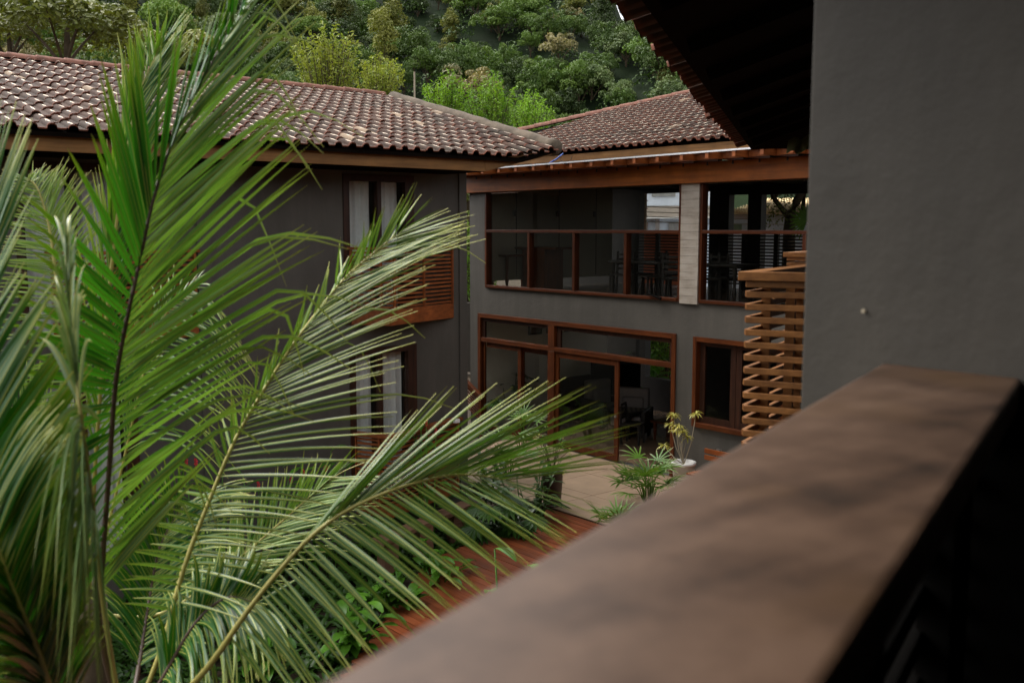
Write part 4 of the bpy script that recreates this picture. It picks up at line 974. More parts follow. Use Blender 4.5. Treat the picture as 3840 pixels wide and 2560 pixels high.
def frond(palm, ctl, left, right, n, mat, width, single=True, rib='rib', rach='rachis', thick=.016, bulge=.10, kinks=(0, 0), start=.06, drop=0.25, stuff=None, lab=None, nrm_hint=None, matr=None, wr=None):
    """ctl: rachis (x, y, distance); left/right: [(rachis x, rachis y, tip x, tip y, tip distance)] sight lines from the survey of the photograph"""
    P3 = catmull([ond(x, y, d_) for x, y, d_ in ctl], 60)
    P3 = [np.asarray(p) for p in P3]
    r = MB(); r.tube(P3[::2], [thick * (1 - .8 * k / 29) for k in range(30)], 6)
    fr = r.build('frond', M[rach], palm, True)
    if lab: fr['label'] = lab
    pts2 = np.array([proj(p)[:2] for p in P3])
    def idx(x, y): return int(np.argmin(((pts2 - (x, y)) ** 2).sum(1)))
    for side, ctrl in ((0, left), (1, right)):
        if not ctrl: continue
        if side and matr: mat = matr
        if side and wr: width, n = wr
        C = sorted([(idx(c[0], c[1]), c[2], c[3], c[4]) for c in ctrl]); I = [c[0] for c in C]
        lo, hi = max(I[0], int(start * 59)), I[-1]
        m_ = int(n * 1.22 * (hi - lo) / 59) + 1
        for k in range(m_ + 1):
            f = lo + (hi - lo) * (k + R.uniform(-.15, .15)) / max(1, m_); f = min(max(f, lo), hi)
            tx, ty, td = (np.interp(f, I, [c[j] for c in C]) for j in (1, 2, 3))
            i0 = min(int(f), 58); p0 = P3[i0] + (P3[i0 + 1] - P3[i0]) * (f - i0)
            tx += R.gauss(0, 24); ty += R.gauss(0, 24); td += R.gauss(0, .09)
            tp = ond(tx, ty, td); ln = np.linalg.norm(tp - p0)
            tang = P3[min(i0 + 1, 59)] - P3[max(i0 - 1, 0)]; tang /= np.linalg.norm(tang)
            nr = np.cross(tang, tp - p0); nr /= (np.linalg.norm(nr) + 1e-9)
            if nr @ (-FW) < 0: nr = -nr
            nr = nr + rand_unit() * .38 + (nrm_hint[side] if nrm_hint else np.zeros(3)); nr /= np.linalg.norm(nr)
            bl = tang * ln * bulge * R.uniform(.15, .55) + np.array([0, 0, ln * bulge * .45])
            kk = None; tip2 = None
            if R.random() < kinks[side]:
                kk = 1; ph = math.radians(R.uniform(5, 75)); tp = p0 + (tp - p0) * R.uniform(.66, .95)
                tip2 = tp + ln * R.uniform(.3, .45) * (RT * math.cos(ph) * (1 if side else -1) - UPZ * math.sin(ph))
            w = width * .80 * R.uniform(.8, 1.15) * (1 - .35 * (f / 59) ** 2)
            if single and PALM_N.get(palm.name, 0) < 300:
                b = MB(); leaflet_mb(b, p0, tp, tip2, w, nr, bl, kk); b.build('leaflet', [M[mat], M[rib]], fr, True); PALM_N[palm.name] = PALM_N.get(palm.name, 0) + 1
            else:
                leaflet_mb(stuff, p0, tp, tip2, w, nr, bl, kk, 0 if mat in ('palm', 'palmlight') else (4 if mat == 'palmgloss' else 2))
base1 = ond(470, 2760, 3.9)
palm1 = thing('coconut_palm', (base1[0], base1[1], GZ), 'large green coconut palm with long arching fronds filling the left foreground', 'palm tree')
st1 = MB()
b = MB(); pts = [(base1[0] + .1 * math.sin(k * .6), base1[1] + .05 * k * 0, GZ + (base1[2] - GZ - .25) * k / 8) for k in range(9)]; b.tube(pts, [.17 - .006 * k for k in range(9)], 10); b.build('trunk', M['bark'], palm1, True)
BX = (470, 2760, 3.9)
# A: tall frond
frond(palm1, [BX, (372, 2350, 3.75), (385, 2100, 3.65), (410, 1750, 3.5), (432, 1450, 3.4), (465, 1250, 3.35), (530, 950, 3.3), (585, 710, 3.3), (690, 430, 3.35), (850, 140, 3.45), (985, -70, 3.6)],
      [(385, 2100, 170, 2500, 3.35), (405, 1800, 150, 2150, 3.25), (425, 1560, 95, 1740, 3.1), (433, 1440, 50, 1345, 3.05), (440, 1372, 0, 1190, 3.0), (452, 1295, 130, 1120, 3.0), (460, 1242, 120, 1000, 3.0), (478, 1150, 75, 760, 3.0), (495, 1060, 210, 680, 3.0), (505, 1020, 250, 470, 3.0), (515, 980, 325, 435, 3.05), (528, 943, 370, 340, 3.05), (540, 890, 400, 235, 3.1), (558, 810, 450, 190, 3.1), (568, 760, 520, 150, 3.1), (580, 710, 577, 135, 3.1), (600, 660, 680, 90, 3.15), (625, 600, 730, 60, 3.2), (690, 430, 805, 45, 3.25), (780, 260, 880, -60, 3.3), (985, -70, 1000, -250, 3.5)],
      [(378, 2200, 740, 1830, 3.7), (388, 2030, 850, 1620, 3.7), (398, 1900, 900, 1510, 3.65), (405, 1800, 1020, 1390, 3.65), (412, 1700, 1045, 1300, 3.6), (418, 1600, 1110, 1200, 3.6), (428, 1530, 1130, 1110, 3.6), (440, 1450, 1150, 980, 3.6), (455, 1340, 1160, 850, 3.6), (465, 1260, 1145, 710, 3.6), (480, 1170, 1135, 565, 3.6), (510, 1060, 1095, 490, 3.6), (540, 940, 1120, 410, 3.6), (570, 800, 1110, 330, 3.6), (582, 740, 1130, 215, 3.6), (606, 680, 1137, 150, 3.6), (635, 590, 1110, 45, 3.6), (683, 450, 1080, -20, 3.6), (778, 255, 1070, -200, 3.6), (985, -70, 1150, -300, 3.6)],
      66, 'palm', .040, True, rach='rachisbrown', thick=.013, bulge=.02, kinks=(.03, .36), lab='tallest palm frond with a dark brown midrib', stuff=st1, matr='palmsheen', wr=(.029, 84))
# B: frond leaning right across the left wing
frond(palm1, [BX, (600, 2450, 3.95), (685, 2143, 4.0), (773, 1906, 4.05), (875, 1662, 4.1), (966, 1500, 4.15), (1067, 1338, 4.2), (1182, 1178, 4.25), (1296, 1040, 4.3), (1405, 945, 4.35), (1500, 870, 4.4)],
      [(640, 2300, 470, 2260, 3.9), (685, 2143, 470, 2120, 3.9), (719, 2047, 523, 2027, 3.95), (773, 1906, 600, 1840, 3.95), (875, 1662, 880, 1480, 4.05), (1022, 1395, 1080, 1240, 4.15), (1118, 1261, 1190, 1100, 4.2), (1233, 1108, 1300, 960, 4.25), (1335, 1000, 1378, 840, 4.3), (1379, 960, 1446, 797, 4.3), (1420, 930, 1507, 741, 4.35), (1455, 905, 1561, 738, 4.4), (1500, 870, 1630, 728, 4.4)],
      [(640, 2300, 930, 2390, 3.8), (685, 2143, 1000, 2200, 3.8), (733, 2000, 1064, 2068, 3.85), (773, 1919, 1200, 1966, 3.85), (814, 1824, 1280, 1858, 3.9), (841, 1757, 1415, 1716, 3.9), (870, 1690, 1440, 1660, 3.95), (882, 1676, 1475, 1612, 3.95), (907, 1640, 1480, 1510, 3.95), (920, 1610, 1523, 1414, 4.0), (940, 1580, 1460, 1400, 4.0), (958, 1540, 1500, 1347, 4.0), (984, 1475, 1526, 1254, 4.05), (1016, 1420, 1504, 1175, 4.1), (1040, 1385, 1526, 1150, 4.1), (1067, 1344, 1593, 1083, 4.1), (1105, 1287, 1593, 1025, 4.15), (1137, 1240, 1628, 974, 4.2), (1207, 1145, 1745, 880, 4.25), (1290, 1050, 1749, 872, 4.3), (1455, 905, 1749, 837, 4.4), (1500, 870, 1668, 768, 4.4)],
      80, 'palmsheen', .020, True, thick=.012, bulge=.03, kinks=(.0, .06), matr='palmmid', lab='pale frond leaning right across the curtained window', stuff=st1)
# C: frond sweeping low to the right
frond(palm1, [BX, (640, 2640, 3.6), (780, 2500, 3.45), (922, 2298, 3.4), (1044, 2142, 3.4), (1179, 2000, 3.4), (1314, 1906, 3.45), (1487, 1831, 3.5), (1659, 1785, 3.6), (1774, 1780, 3.7), (1900, 1800, 3.8)],
      [(1044, 2142, 1450, 1640, 3.6), (1179, 2000, 1608, 1489, 3.7), (1250, 1950, 1700, 1470, 3.7), (1314, 1906, 1800, 1485, 3.75), (1400, 1870, 2030, 1430, 3.8), (1487, 1831, 2096, 1461, 3.8), (1600, 1800, 2210, 1465, 3.9), (1700, 1782, 2320, 1557, 3.9), (1774, 1780, 2371, 1600, 4.0), (1850, 1790, 2348, 1702, 4.0), (1900, 1800, 2290, 1803, 4.0)],
      [(853, 2404, 1060, 2700, 3.3), (922, 2298, 1180, 2640, 3.3), (1000, 2195, 1280, 2570, 3.25), (1080, 2105, 1420, 2480, 3.25), (1219, 1970, 1640, 2320, 3.3), (1343, 1894, 1774, 2240, 3.3), (1487, 1831, 1910, 2150, 3.4), (1574, 1805, 2000, 2105, 3.5), (1659, 1785, 2100, 2050, 3.5), (1774, 1780, 2165, 2015, 3.6), (1900, 1800, 2260, 1900, 3.8)],
      62, 'palmsheen', .024, True, thick=.013, bulge=.025, kinks=(.0, .0), lab='pale frond sweeping low to the right over the deck', stuff=st1)
# D: near frond at the bottom left corner
frond(palm1, [BX, (250, 2720, 2.9), (174, 2560, 2.6), (133, 2433, 2.5), (75, 2288, 2.4), (0, 2091, 2.35), (-70, 1900, 2.35)],
      [(250, 2720, -60, 2620, 2.3), (174, 2560, -80, 2500, 2.2), (133, 2433, -120, 2330, 2.15), (75, 2288, -160, 2190, 2.1), (0, 2091, -230, 2000, 2.1)],
      [(250, 2720, 380, 2380, 2.7), (174, 2560, 340, 2200, 2.6), (133, 2433, 330, 2020, 2.6), (75, 2288, 300, 1830, 2.5), (0, 2091, 270, 1640, 2.5), (-70, 1900, 190, 1500, 2.5)],
      110, 'palm', .028, False, rach='rachis', thick=.020, stuff=st1, nrm_hint=(np.array([0, 0, 1.6]), np.array([0, 0, .5])))
# E: frond whose pale leaflets hang straight down
frond(palm1, [BX, (400, 2350, 3.0), (360, 2000, 2.6), (320, 1700, 2.45), (290, 1450, 2.45), (262, 1180, 2.55), (245, 930, 2.7)],
      [(360, 2000, 250, 2640, 2.3), (335, 1800, 215, 2520, 2.25), (320, 1700, 175, 2330, 2.2), (305, 1570, 155, 2200, 2.2), (295, 1500, 200, 1250, 2.4), (262, 1180, 215, 930, 2.6), (245, 930, 232, 780, 2.7)],
      [(360, 2000, 370, 2700, 2.4), (335, 1800, 340, 2520, 2.35), (320, 1700, 310, 2430, 2.3), (305, 1570, 270, 2330, 2.3), (295, 1500, 310, 1250, 2.45), (262, 1180, 285, 930, 2.6), (245, 930, 252, 770, 2.7)],
      44, 'palmgloss', .027, False, thick=.010, bulge=.25, kinks=(.0, .0), stuff=st1)
# F: dark broad leaflets entering from the left edge
frond(palm1, [(60, 2700, 3.0), (0, 2300, 2.7), (-70, 1900, 2.6), (-110, 1500, 2.6), (-110, 1150, 2.7), (-80, 850, 2.8)],
      [],
      [(0, 2300, 330, 1700, 2.6), (-40, 2050, 330, 1480, 2.6), (-70, 1900, 300, 1360, 2.6), (-90, 1700, 215, 1190, 2.6), (-110, 1500, 170, 1060, 2.65), (-110, 1300, 90, 960, 2.7), (-110, 1150, 120, 560, 2.75), (-90, 950, 70, 420, 2.8), (-80, 850, 20, 380, 2.8)],
      52, 'palm', .040, False, rach='rachisbrown', thick=.013, stuff=st1, bulge=.03)
# G: shaded lower fronds around the crown
frond(palm1, [BX, (600, 2560, 3.9), (730, 2340, 3.9), (850, 2240, 3.9), (960, 2260, 3.9)],
      [(600, 2560, 560, 2320, 4.0), (730, 2340, 760, 2090, 4.0), (850, 2240, 940, 2040, 4.0), (960, 2260, 1100, 2120, 4.0)],
      [(600, 2560, 640, 2750, 3.6), (730, 2340, 800, 2640, 3.6), (850, 2240, 950, 2560, 3.6), (960, 2260, 1090, 2440, 3.7)],
      60, 'palm', .032, False, rach='rachisbrown', thick=.014, bulge=.16, stuff=st1)
frond(palm1, [BX, (520, 2500, 4.2), (560, 2250, 4.4), (600, 2050, 4.5), (680, 1900, 4.6)],
      [(520, 2500, 330, 2300, 4.2), (560, 2250, 380, 2020, 4.3), (600, 2050, 470, 1800, 4.4), (680, 1900, 660, 1700, 4.5)],
      [(520, 2500, 760, 2420, 4.2), (560, 2250, 860, 2120, 4.3), (600, 2050, 930, 1950, 4.4), (680, 1900, 930, 1820, 4.5)],
      56, 'palm', .030, False, rach='rachisbrown', thick=.012, bulge=.12, stuff=st1)
o = st1.build('foliage', [M['palm'], M['rib'], M['palmsheen'], M['rib'], M['palmgloss'], M['rib']], palm1, True); o['kind'] = 'stuff'
# second palm behind the first
base2 = ond(330, 2300, 6.2)
palm2 = thing('coconut_palm', (base2[0], base2[1], GZ), 'second coconut palm behind the large one, its pale feathery fronds at the left', 'palm tree')
b = MB(); b.tube([(base2[0], base2[1], GZ + (base2[2] - GZ + .2) * k / 6) for k in range(7)], [.15 - .006 * k for k in range(7)], 10); b.build('trunk', M['bark'], palm2, True)
BX2 = (330, 2300, 6.2); st2 = MB()
frond(palm2, [BX2, (310, 1800, 6.0), (280, 1400, 5.9), (218, 1087, 5.9), (195, 915, 5.9), (172, 800, 5.9), (140, 705, 5.9), (105, 670, 5.9)],
      [(295, 1600, -20, 1700, 5.7), (280, 1400, -20, 1480, 5.7), (240, 1180, -60, 1200, 5.7), (218, 1087, -60, 1060, 5.7), (195, 915, -10, 870, 5.8), (172, 800, 20, 740, 5.8), (140, 705, 20, 690, 5.9), (105, 670, 40, 668, 5.9)],
      [(295, 1600, 560, 1560, 6.0), (280, 1400, 520, 1330, 6.0), (240, 1180, 450, 1020, 6.0), (218, 1087, 400, 860, 6.0), (195, 915, 330, 690, 6.0), (172, 800, 250, 640, 6.0), (140, 705, 190, 630, 6.0), (105, 670, 120, 640, 5.9)],
      105, 'palmsheen', .018, True, thick=.016, bulge=.06, lab='feathery pale frond at the far left', stuff=st2)
frond(palm2, [BX2, (360, 1700, 5.6), (400, 1200, 5.3), (435, 850, 5.2), (475, 560, 5.2), (530, 330, 5.3), (610, 160, 5.4)],
      [(360, 1700, 250, 1300, 5.4), (400, 1200, 330, 800, 5.2), (435, 850, 420, 480, 5.2), (475, 560, 465, 230, 5.3), (530, 330, 510, 110, 5.3), (610, 160, 600, 50, 5.4)],
      [(360, 1700, 620, 1420, 5.6), (400, 1200, 600, 850, 5.4), (435, 850, 620, 480, 5.4), (475, 560, 690, 190, 5.4), (530, 330, 695, 90, 5.4), (610, 160, 690, 45, 5.4)],
      85, 'palmlight', .030, True, thick=.014, bulge=.03, lab='upright frond just behind the tallest one', stuff=st2)
frond(palm2, [BX2, (470, 1700, 6.0), (560, 1320, 5.9), (640, 1150, 5.9), (710, 1085, 5.9)],
      [(470, 1700, 420, 1350, 6.0), (560, 1320, 560, 1100, 6.0), (640, 1150, 690, 1010, 6.0), (710, 1085, 790, 1050, 6.0)],
      [(470, 1700, 840, 1800, 5.6), (560, 1320, 930, 1490, 5.7), (640, 1150, 940, 1390, 5.7), (680, 1110, 870, 1300, 5.7), (710, 1085, 815, 1120, 5.8)],
      50, 'palmlight', .022, True, thick=.010, bulge=.18, kinks=(0, .2), stuff=st2)
frond(palm2, [BX2, (600, 2300, 6.2), (850, 2130, 6.2), (1050, 1960, 6.2), (1250, 1790, 6.2), (1400, 1720, 6.2)],
      [(600, 2300, 620, 2060, 6.2), (850, 2130, 860, 1860, 6.2), (1050, 1960, 1090, 1740, 6.2), (1250, 1790, 1330, 1690, 6.2)],
      [(600, 2300, 880, 2320, 6.0), (850, 2130, 1200, 2080, 6.0), (1050, 1960, 1400, 1900, 6.0), (1250, 1790, 1480, 1790, 6.0)],
      80, 'palmsheen', .026, True, thick=.013, bulge=.05, stuff=st2)
frond(palm2, [BX2, (250, 2000, 6.4), (160, 1750, 6.5), (60, 1600, 6.6), (-80, 1560, 6.7)],
      [(250, 2000, 20, 2120, 6.3), (160, 1750, -60, 1900, 6.4), (60, 1600, -120, 1750, 6.5)],
      [(250, 2000, 300, 1600, 6.5), (160, 1750, 180, 1400, 6.5), (60, 1600, 40, 1330, 6.6)], 80, 'palm', .034, False, thick=.013, bulge=.12, stuff=st2)
if st2.v:
    o = st2.build('foliage', [M['palm'], M['rib'], M['palmsheen'], M['rib']], palm2, True); o['kind'] = 'stuff'
print('leaflets', PALM_N)
# ------------------------------------------------------------------ courtyard plants
def blade(b, p0, d_, up, ln, w, droop, N=6, fold=.25, shape='lance', mi=0):
    p0 = np.asarray(p0, float); d_ = np.asarray(d_, float) / np.linalg.norm(d_); vs = []; tips = []
    p = p0.copy(); cur = d_.copy()
    for k in range(N):
        t = k / (N - 1)
        s_ = np.cross(cur, up); s_ /= (np.linalg.norm(s_) + 1e-9); n2 = np.cross(s_, cur)
        ww = w * .5 * (math.sin(math.pi * min(1, (t * .92 + .06))) ** (.75 if shape == 'lance' else .5) if shape != 'strap' else min(1, .35 + t * 4) * (1 - max(0, t - .7) / .32))
        ww = max(ww, .001)
        vs += [p - s_ * ww + n2 * ww * fold, p, p + s_ * ww + n2 * ww * fold]; tips += [t] * 3
        p = p + cur * ln / (N - 1); cur = cur + np.array([0, 0, -droop / (N - 1)]); cur /= np.linalg.norm(cur)
    b.add(vs, [f for k in range(N - 1) for f in ((3 * k, 3 * k + 1, 3 * k + 4, 3 * k + 3), (3 * k + 1, 3 * k + 2, 3 * k + 5, 3 * k + 4))], mi, 0.0, tips)
UPV = np.array([0, 0, 1.0])
def ginger(px, py, where, hgt, n_stem, label, flowers=0, mat='ginger', lw=.085, ll=.30, name='ginger_plant', group=None):
    p = where if not isinstance(where, float) else (onx(px, py, where) if where < -8 else (onz(px, py, GZ + where) if where < 3 else ond(px, py, where)))
    base = np.array([p[0], p[1], GZ])
    t = thing(name, base, label, 'plant', group)
    for s_ in range(n_stem):
        a = R.uniform(0, 6.28); lean = R.uniform(.1, .45); top = p + np.array([math.cos(a) * lean, math.sin(a) * lean, R.uniform(-.3, .12) * hgt])
        b0 = base + np.array([math.cos(a), math.sin(a), 0]) * .12
        b = MB(); b.tube([b0, (b0 + top) / 2 + (0, 0, .08), top], [.012, .01, .006], 5); b.build('stem', M[mat], t, True)
        L_ = 6 if hgt > .8 else 5
        for k in range(L_ + 1):
            f = .35 + .65 * k / L_; q = b0 + (top - b0) * f; an = k * math.pi + a + R.uniform(-.6, .6)
            b = MB(); blade(b, q, (math.cos(an), math.sin(an), R.uniform(.25, .9)), UPV, ll * R.uniform(.8, 1.2), lw * R.uniform(.85, 1.15), R.uniform(.7, 1.5)); b.build('leaf', M[mat], t, True)
        if s_ < flowers:
            b = MB()
            for k in range(16):
                an = k * 2.4; z = k * .008; b.add([top + (0, 0, z), top + (math.cos(an) * .028, math.sin(an) * .028, z + .012), top + (math.cos(an + .6) * .012, math.sin(an + .6) * .012, z + .03)], [(0, 1, 2)])
            b.build('flower', M['flower'], t)
ginger(760, 1790, -12.0, 1.2, 5, 'red flowered ginger plant at the left behind the palm fronds', 2)
ginger(1215, 1710, -12.3, 1.2, 6, 'red flowered ginger plant left of the lower terrace railing', 3)
ginger(1600, 1640, -12.35, 1.2, 5, 'red flowered ginger plant before the right part of the terrace railing', 3)
ginger(1000, 1800, -12.2, 1.0, 6, 'red flowered ginger plant in the middle of the bed behind the palm', 2)
ginger(700, 2150, .7, .9, 7, 'glossy green ginger clump low behind the palm trunk')
ginger(1130, 1980, .7, .9, 6, 'green ginger clump beneath the leaning palm frond')
ginger(1640, 2080, .45, .8, 7, 'bright green leafy clump at the corner of the timber bench', 0, 'ginger', .11, .28, 'leafy_clump')
ginger(1500, 2180, .5, .8, 8, 'bright green leafy clump beside the deck below the low frond', 0, 'ginger', .12, .30, 'leafy_clump')
ginger(1330, 2290, .5, .8, 8, 'green leafy clump at the lower edge of the deck', 0, 'ginger', .12, .30, 'leafy_clump')
ginger(1000, 2350, .5, .8, 8, 'green leafy clump under the palm crown', 0, 'ginger', .11, .28, 'leafy_clump')
ginger(1390, 1960, .6, .8, 7, 'green leafy clump behind the timber bench', 0, 'ginger', .11, .30, 'leafy_clump')
ginger(1830, 1720, .8, 1.0, 7, 'green leafy plant before the fixed glazed panel', 0, 'deepleaf', .09, .32, 'leafy_clump')
ginger(1985, 2090, 7.0, .6, 2, 'pointed ginger shoots just above the foreground handrail', 0, 'ginger', .08, .22)
def monstera(px, py, where, n, label, size=.42, pot=None, gz=None):
    p = onz(px, py, GZ + where) if where < 3 else ond(px, py, where); gz = GZ if gz is None else gz; base = np.array([p[0], p[1], gz])
    t = thing('monstera', base, label, 'plant')
    for k in range(n):
        a = R.uniform(0, 6.28); rr = R.uniform(.15, .6); q = p + np.array([math.cos(a) * rr, math.sin(a) * rr, R.uniform(-.35, .35)])
        b = MB(); b.tube([base + (0, 0, .05), (base + q) / 2 + (math.cos(a) * .1, math.sin(a) * .1, .15), q], .009, 5); b.build('stem', M['deepleaf'], t, True)
        d_ = np.array([math.cos(a), math.sin(a), -.25]); d_ /= np.linalg.norm(d_); s_ = np.cross(d_, UPV); s_ /= np.linalg.norm(s_); n2 = np.cross(s_, d_)
        b = MB(); sz = size * R.uniform(.75, 1.15); vs = [q]; pts = []
        for j in range(29):     # a heart outline cut into fingers
            an = -2.7 + 5.4 * j / 28; r_ = sz * (.55 + .3 * math.cos(an * .5)) * (1 if j % 2 == 0 else .62 + .25 * (abs(an) > 2.2))
            pts.append(q + d_ * (r_ * math.cos(an) + sz * .25) + s_ * (r_ * math.sin(an) * .85) - n2 * (.25 * r_ * r_ / sz))
        c_ = q + d_ * sz * .15; b.add([c_] + pts, [(0, j + 1, j + 2) for j in range(28)]); b.build('leaf', M['deepleaf'], t)
monstera(1960, 1880, .55, 14, 'dark green split leaf monstera left of the brown pot')
monstera(1840, 1900, .5, 12, 'dark green split leaf monstera beside the timber bench')
monstera(1920, 1430, 24.0, 10, 'large monstera indoors behind the leftmost glazed panel', .5, gz=PZ)
ginger(2010, 1770, .9, 1.0, 8, 'dense dark green shrub behind the brown pot', 0, 'deepleaf', .06, .26, 'leafy_clump')
def pot(px, py, z, r, hgt, mat, label, name='plant_pot', feet=False, dist=None):
    p = onz(px, py, z) if dist is None else dist; t = thing(name, (p[0], p[1], z), label, 'pot')
    b = MB(); b.lathe((p[0], p[1], z), [(0.01, 0.03), (r * .72, .03), (r * .78, .06), (r * .95, hgt - .06), (r * 1.04, hgt - .05), (r * 1.04, hgt), (r * .92, hgt), (r * .88, hgt - .07), (.01, hgt - .08)], 24); b.build('body', mat, t, True)
    b = MB(); b.lathe((p[0], p[1], z), [(.01, 0), (r * .85, 0), (r * .9, .028), (.01, .029)], 20); b.build('saucer', mat, t, True)
    return p
pb = pot(2070, 1892, PZ, .20, .62, M['potbrown'], 'tall dark brown pot standing at the left edge of the patio')
t = thing('variegated_shrub', (pb[0], pb[1], PZ + .56), 'yellow variegated shrub growing in the tall brown pot', 'plant')
for k in range(26):
    a = R.uniform(0, 6.28); tp = np.array([pb[0], pb[1], PZ + .56]) + np.array([math.cos(a) * R.uniform(.1, .45), math.sin(a) * R.uniform(.1, .45), R.uniform(.15, .75)])
    b = MB(); b.tube([(pb[0], pb[1], PZ + .54), (tp + (pb[0], pb[1], PZ + .7)) / 2, tp], .005, 4); b.build('twig', M['bark'], t)
    for j in range(4):
        b = MB(); an = R.uniform(0, 6.28); blade(b, tp - (0, 0, j * .05), (math.cos(an), math.sin(an), .4), UPV, R.uniform(.07, .13), .045, .8, 4); b.build('leaf', M['yellowleaf'] if R.random() < .4 else M['ginger'], t, True)
pw = pot(2560, 1838, PZ, .22, .50, M['potwhite'], 'white round pot on the patio behind the lady palm', dist=ony(2562, 1830, 13.9) * 1.0)
t = thing('yellow_striped_dracaena', (pw[0], pw[1], PZ + .44), 'yellow striped dracaena with bare stems growing in the white pot', 'plant')
for (rx, ry) in ((2525, 1560), (2610, 1553), (2515, 1592), (2545, 1600), (2560, 1622), (2577, 1640), (2490, 1672), (2535, 1615)):
    tp = ony(rx, ry, pw[1] + R.uniform(-.12, .05)); b0 = np.array([pw[0], pw[1], PZ + .44])
    b = MB(); b.tube([b0, b0 * .5 + tp * .5 + (R.uniform(-.05, .05), 0, -.05), tp], [.011, .009, .007], 5); b.build('stem', M['pole'], t, True)
    for k in range(20):
        an = k * 2.4; el = R.uniform(-.1, 1.0); b = MB(); blade(b, tp, (math.cos(an) * math.cos(el), math.sin(an) * math.cos(el), math.sin(el)), UPV, R.uniform(.13, .19), .026, 1.7, 5, .3, 'strap'); b.build('leaf', M['yellowleaf'], t, True)
def lady_palm(px, py, z, hgt, spread, n, label, size=.36):
    p = onz(px, py, z); base = np.array([p[0], p[1], z]); t = thing('lady_palm', base, label, 'plant', None)
    for k in range(n):
        a = k * 2.4 + R.uniform(-.3, .3); rr = spread * math.sqrt((k + .5) / n); hz = hgt * R.uniform(.35, 1.0) * (1.1 - .4 * rr / spread)
        q = base + np.array([math.cos(a) * rr, math.sin(a) * rr, hz])
        b = MB(); b.tube([base + (math.cos(a) * .06, math.sin(a) * .06, 0), base + (math.cos(a) * rr * .4, math.sin(a) * rr * .4, hz * .75), q], [.012, .008, .006], 5); b.build('stem', M['fanleaf'], t, True)
        d_ = np.array([math.cos(a), math.sin(a), R.uniform(.2, 1.4)]); d_ /= np.linalg.norm(d_); s_ = np.cross(d_, UPV); s_ /= np.linalg.norm(s_)
        b = MB(); m_ = R.randint(8, 11)
        for j in range(m_):
            th = -1.45 + 2.9 * j / (m_ - 1); dd = d_ * math.cos(th) + s_ * math.sin(th)
            blade(b, q, dd, np.cross(s_, d_), size * R.uniform(.85, 1.25) * (1 - .15 * abs(th)), .032, R.uniform(.2, .9), 5, .35, 'strap')
        b.build('leaf', M['fanleaf'], t, True)
lady_palm(2432, 1890, PZ, 1.05, .50, 26, 'bushy green lady palm in front of the white pot')
lady_palm(2315, 1990, PZ, .38, .30, 9, 'small lady palm with dry white tips above the handrail edge')
lady_palm(1900, 1790, PZ, 1.1, .5, 12, 'lady palm among the shrubs before the glazed doors')
lady_palm(1960, 1700, PZ, 1.0, .5, 10, 'lady palm nearest the glazed doors')
gc = MB()
for k in range(4200):
    x = R.uniform(-13.0, -4.0); y_ = R.uniform(-2.5, 11.0)
    if x > (-12.5 + (11.2 - y_) * .27 if y_ > 8.05 else -11.65 + (8.05 - y_) * .85): continue
    for j in range(5):
        an = R.uniform(0, 6.28); blade(gc, (x, y_, GZ - .09), (math.cos(an), math.sin(an), 1.2), UPV, R.uniform(.15, .4), .06, 1.2, 4)
tag(gc.build('ground_cover', M['deepleaf'], smooth=True), kind='stuff')
# garden greenery behind the lounge window
for k, (px, py) in enumerate(((2440, 1350), (2500, 1330), (2410, 1300))):
    ginger(px, py, 27.0 + k, 1.2, 7, ['bright green plant seen through the lounge window', 'bright green plant seen past the armchair', 'slim green plant in the narrow lounge window'][k], 0, 'ginger', .16, .6, 'leafy_clump')
qg = ony(2475, 1330, YB + 1.6)
o = bpy.data.objects.new('leafy_shrub', m_bg); COL.objects.link(o); o.location = (qg[0], qg[1], -3.4); o.scale = (1.3, 1.3, 1.1); tag(o, 'bright green shrub filling the garden window behind the armchair', 'shrub')
# ------------------------------------------------------------------ the street seen through the upper room
def house_at(px, py, dist, w, d_, z0, z1, name, label, build):
    c = ond(px, py, dist); f = np.array([FW[0], FW[1], 0]); f = np.array([c[0], c[1], 0]); f /= np.linalg.norm(f); r_ = np.array([f[1], -f[0], 0])
    t = thing(name, (c[0], c[1], GZ), label, 'house'); base = np.array([c[0], c[1], 0.0])
    def B(nm, u0, u1, v0, v1, za, zb, mat):
        b = MB(); b.obox(base + r_ * (u0 + u1) / 2 + f * (v0 + v1) / 2 + (0, 0, (za + zb) / 2), r_ * (u1 - u0) / 2, f * (v1 - v0) / 2, (0, 0, (zb - za) / 2)); return b.build(nm, mat, t)
    build(B, base, r_, f, t)
mt, n, out = nodes('ledge_stone'); br = n.nodes.new('ShaderNodeTexBrick'); br.inputs['Scale'].default_value = 1.0
L(n, mapped(n, (9, 9, 9)), br.inputs['Vector'])
br.inputs['Color1'].default_value = (.22, .19, .16, 1); br.inputs['Color2'].default_value = (.34, .29, .24, 1); br.inputs['Mortar'].default_value = (.13, .12, .11, 1)
vv = noise(n, mapped(n, (3, 3, 14)), 1.5, 5); prin(n, out, mixc(n, vv, (.16, .14, .13), (.42, .36, .30)), .9, .2); M['ledge'] = mt
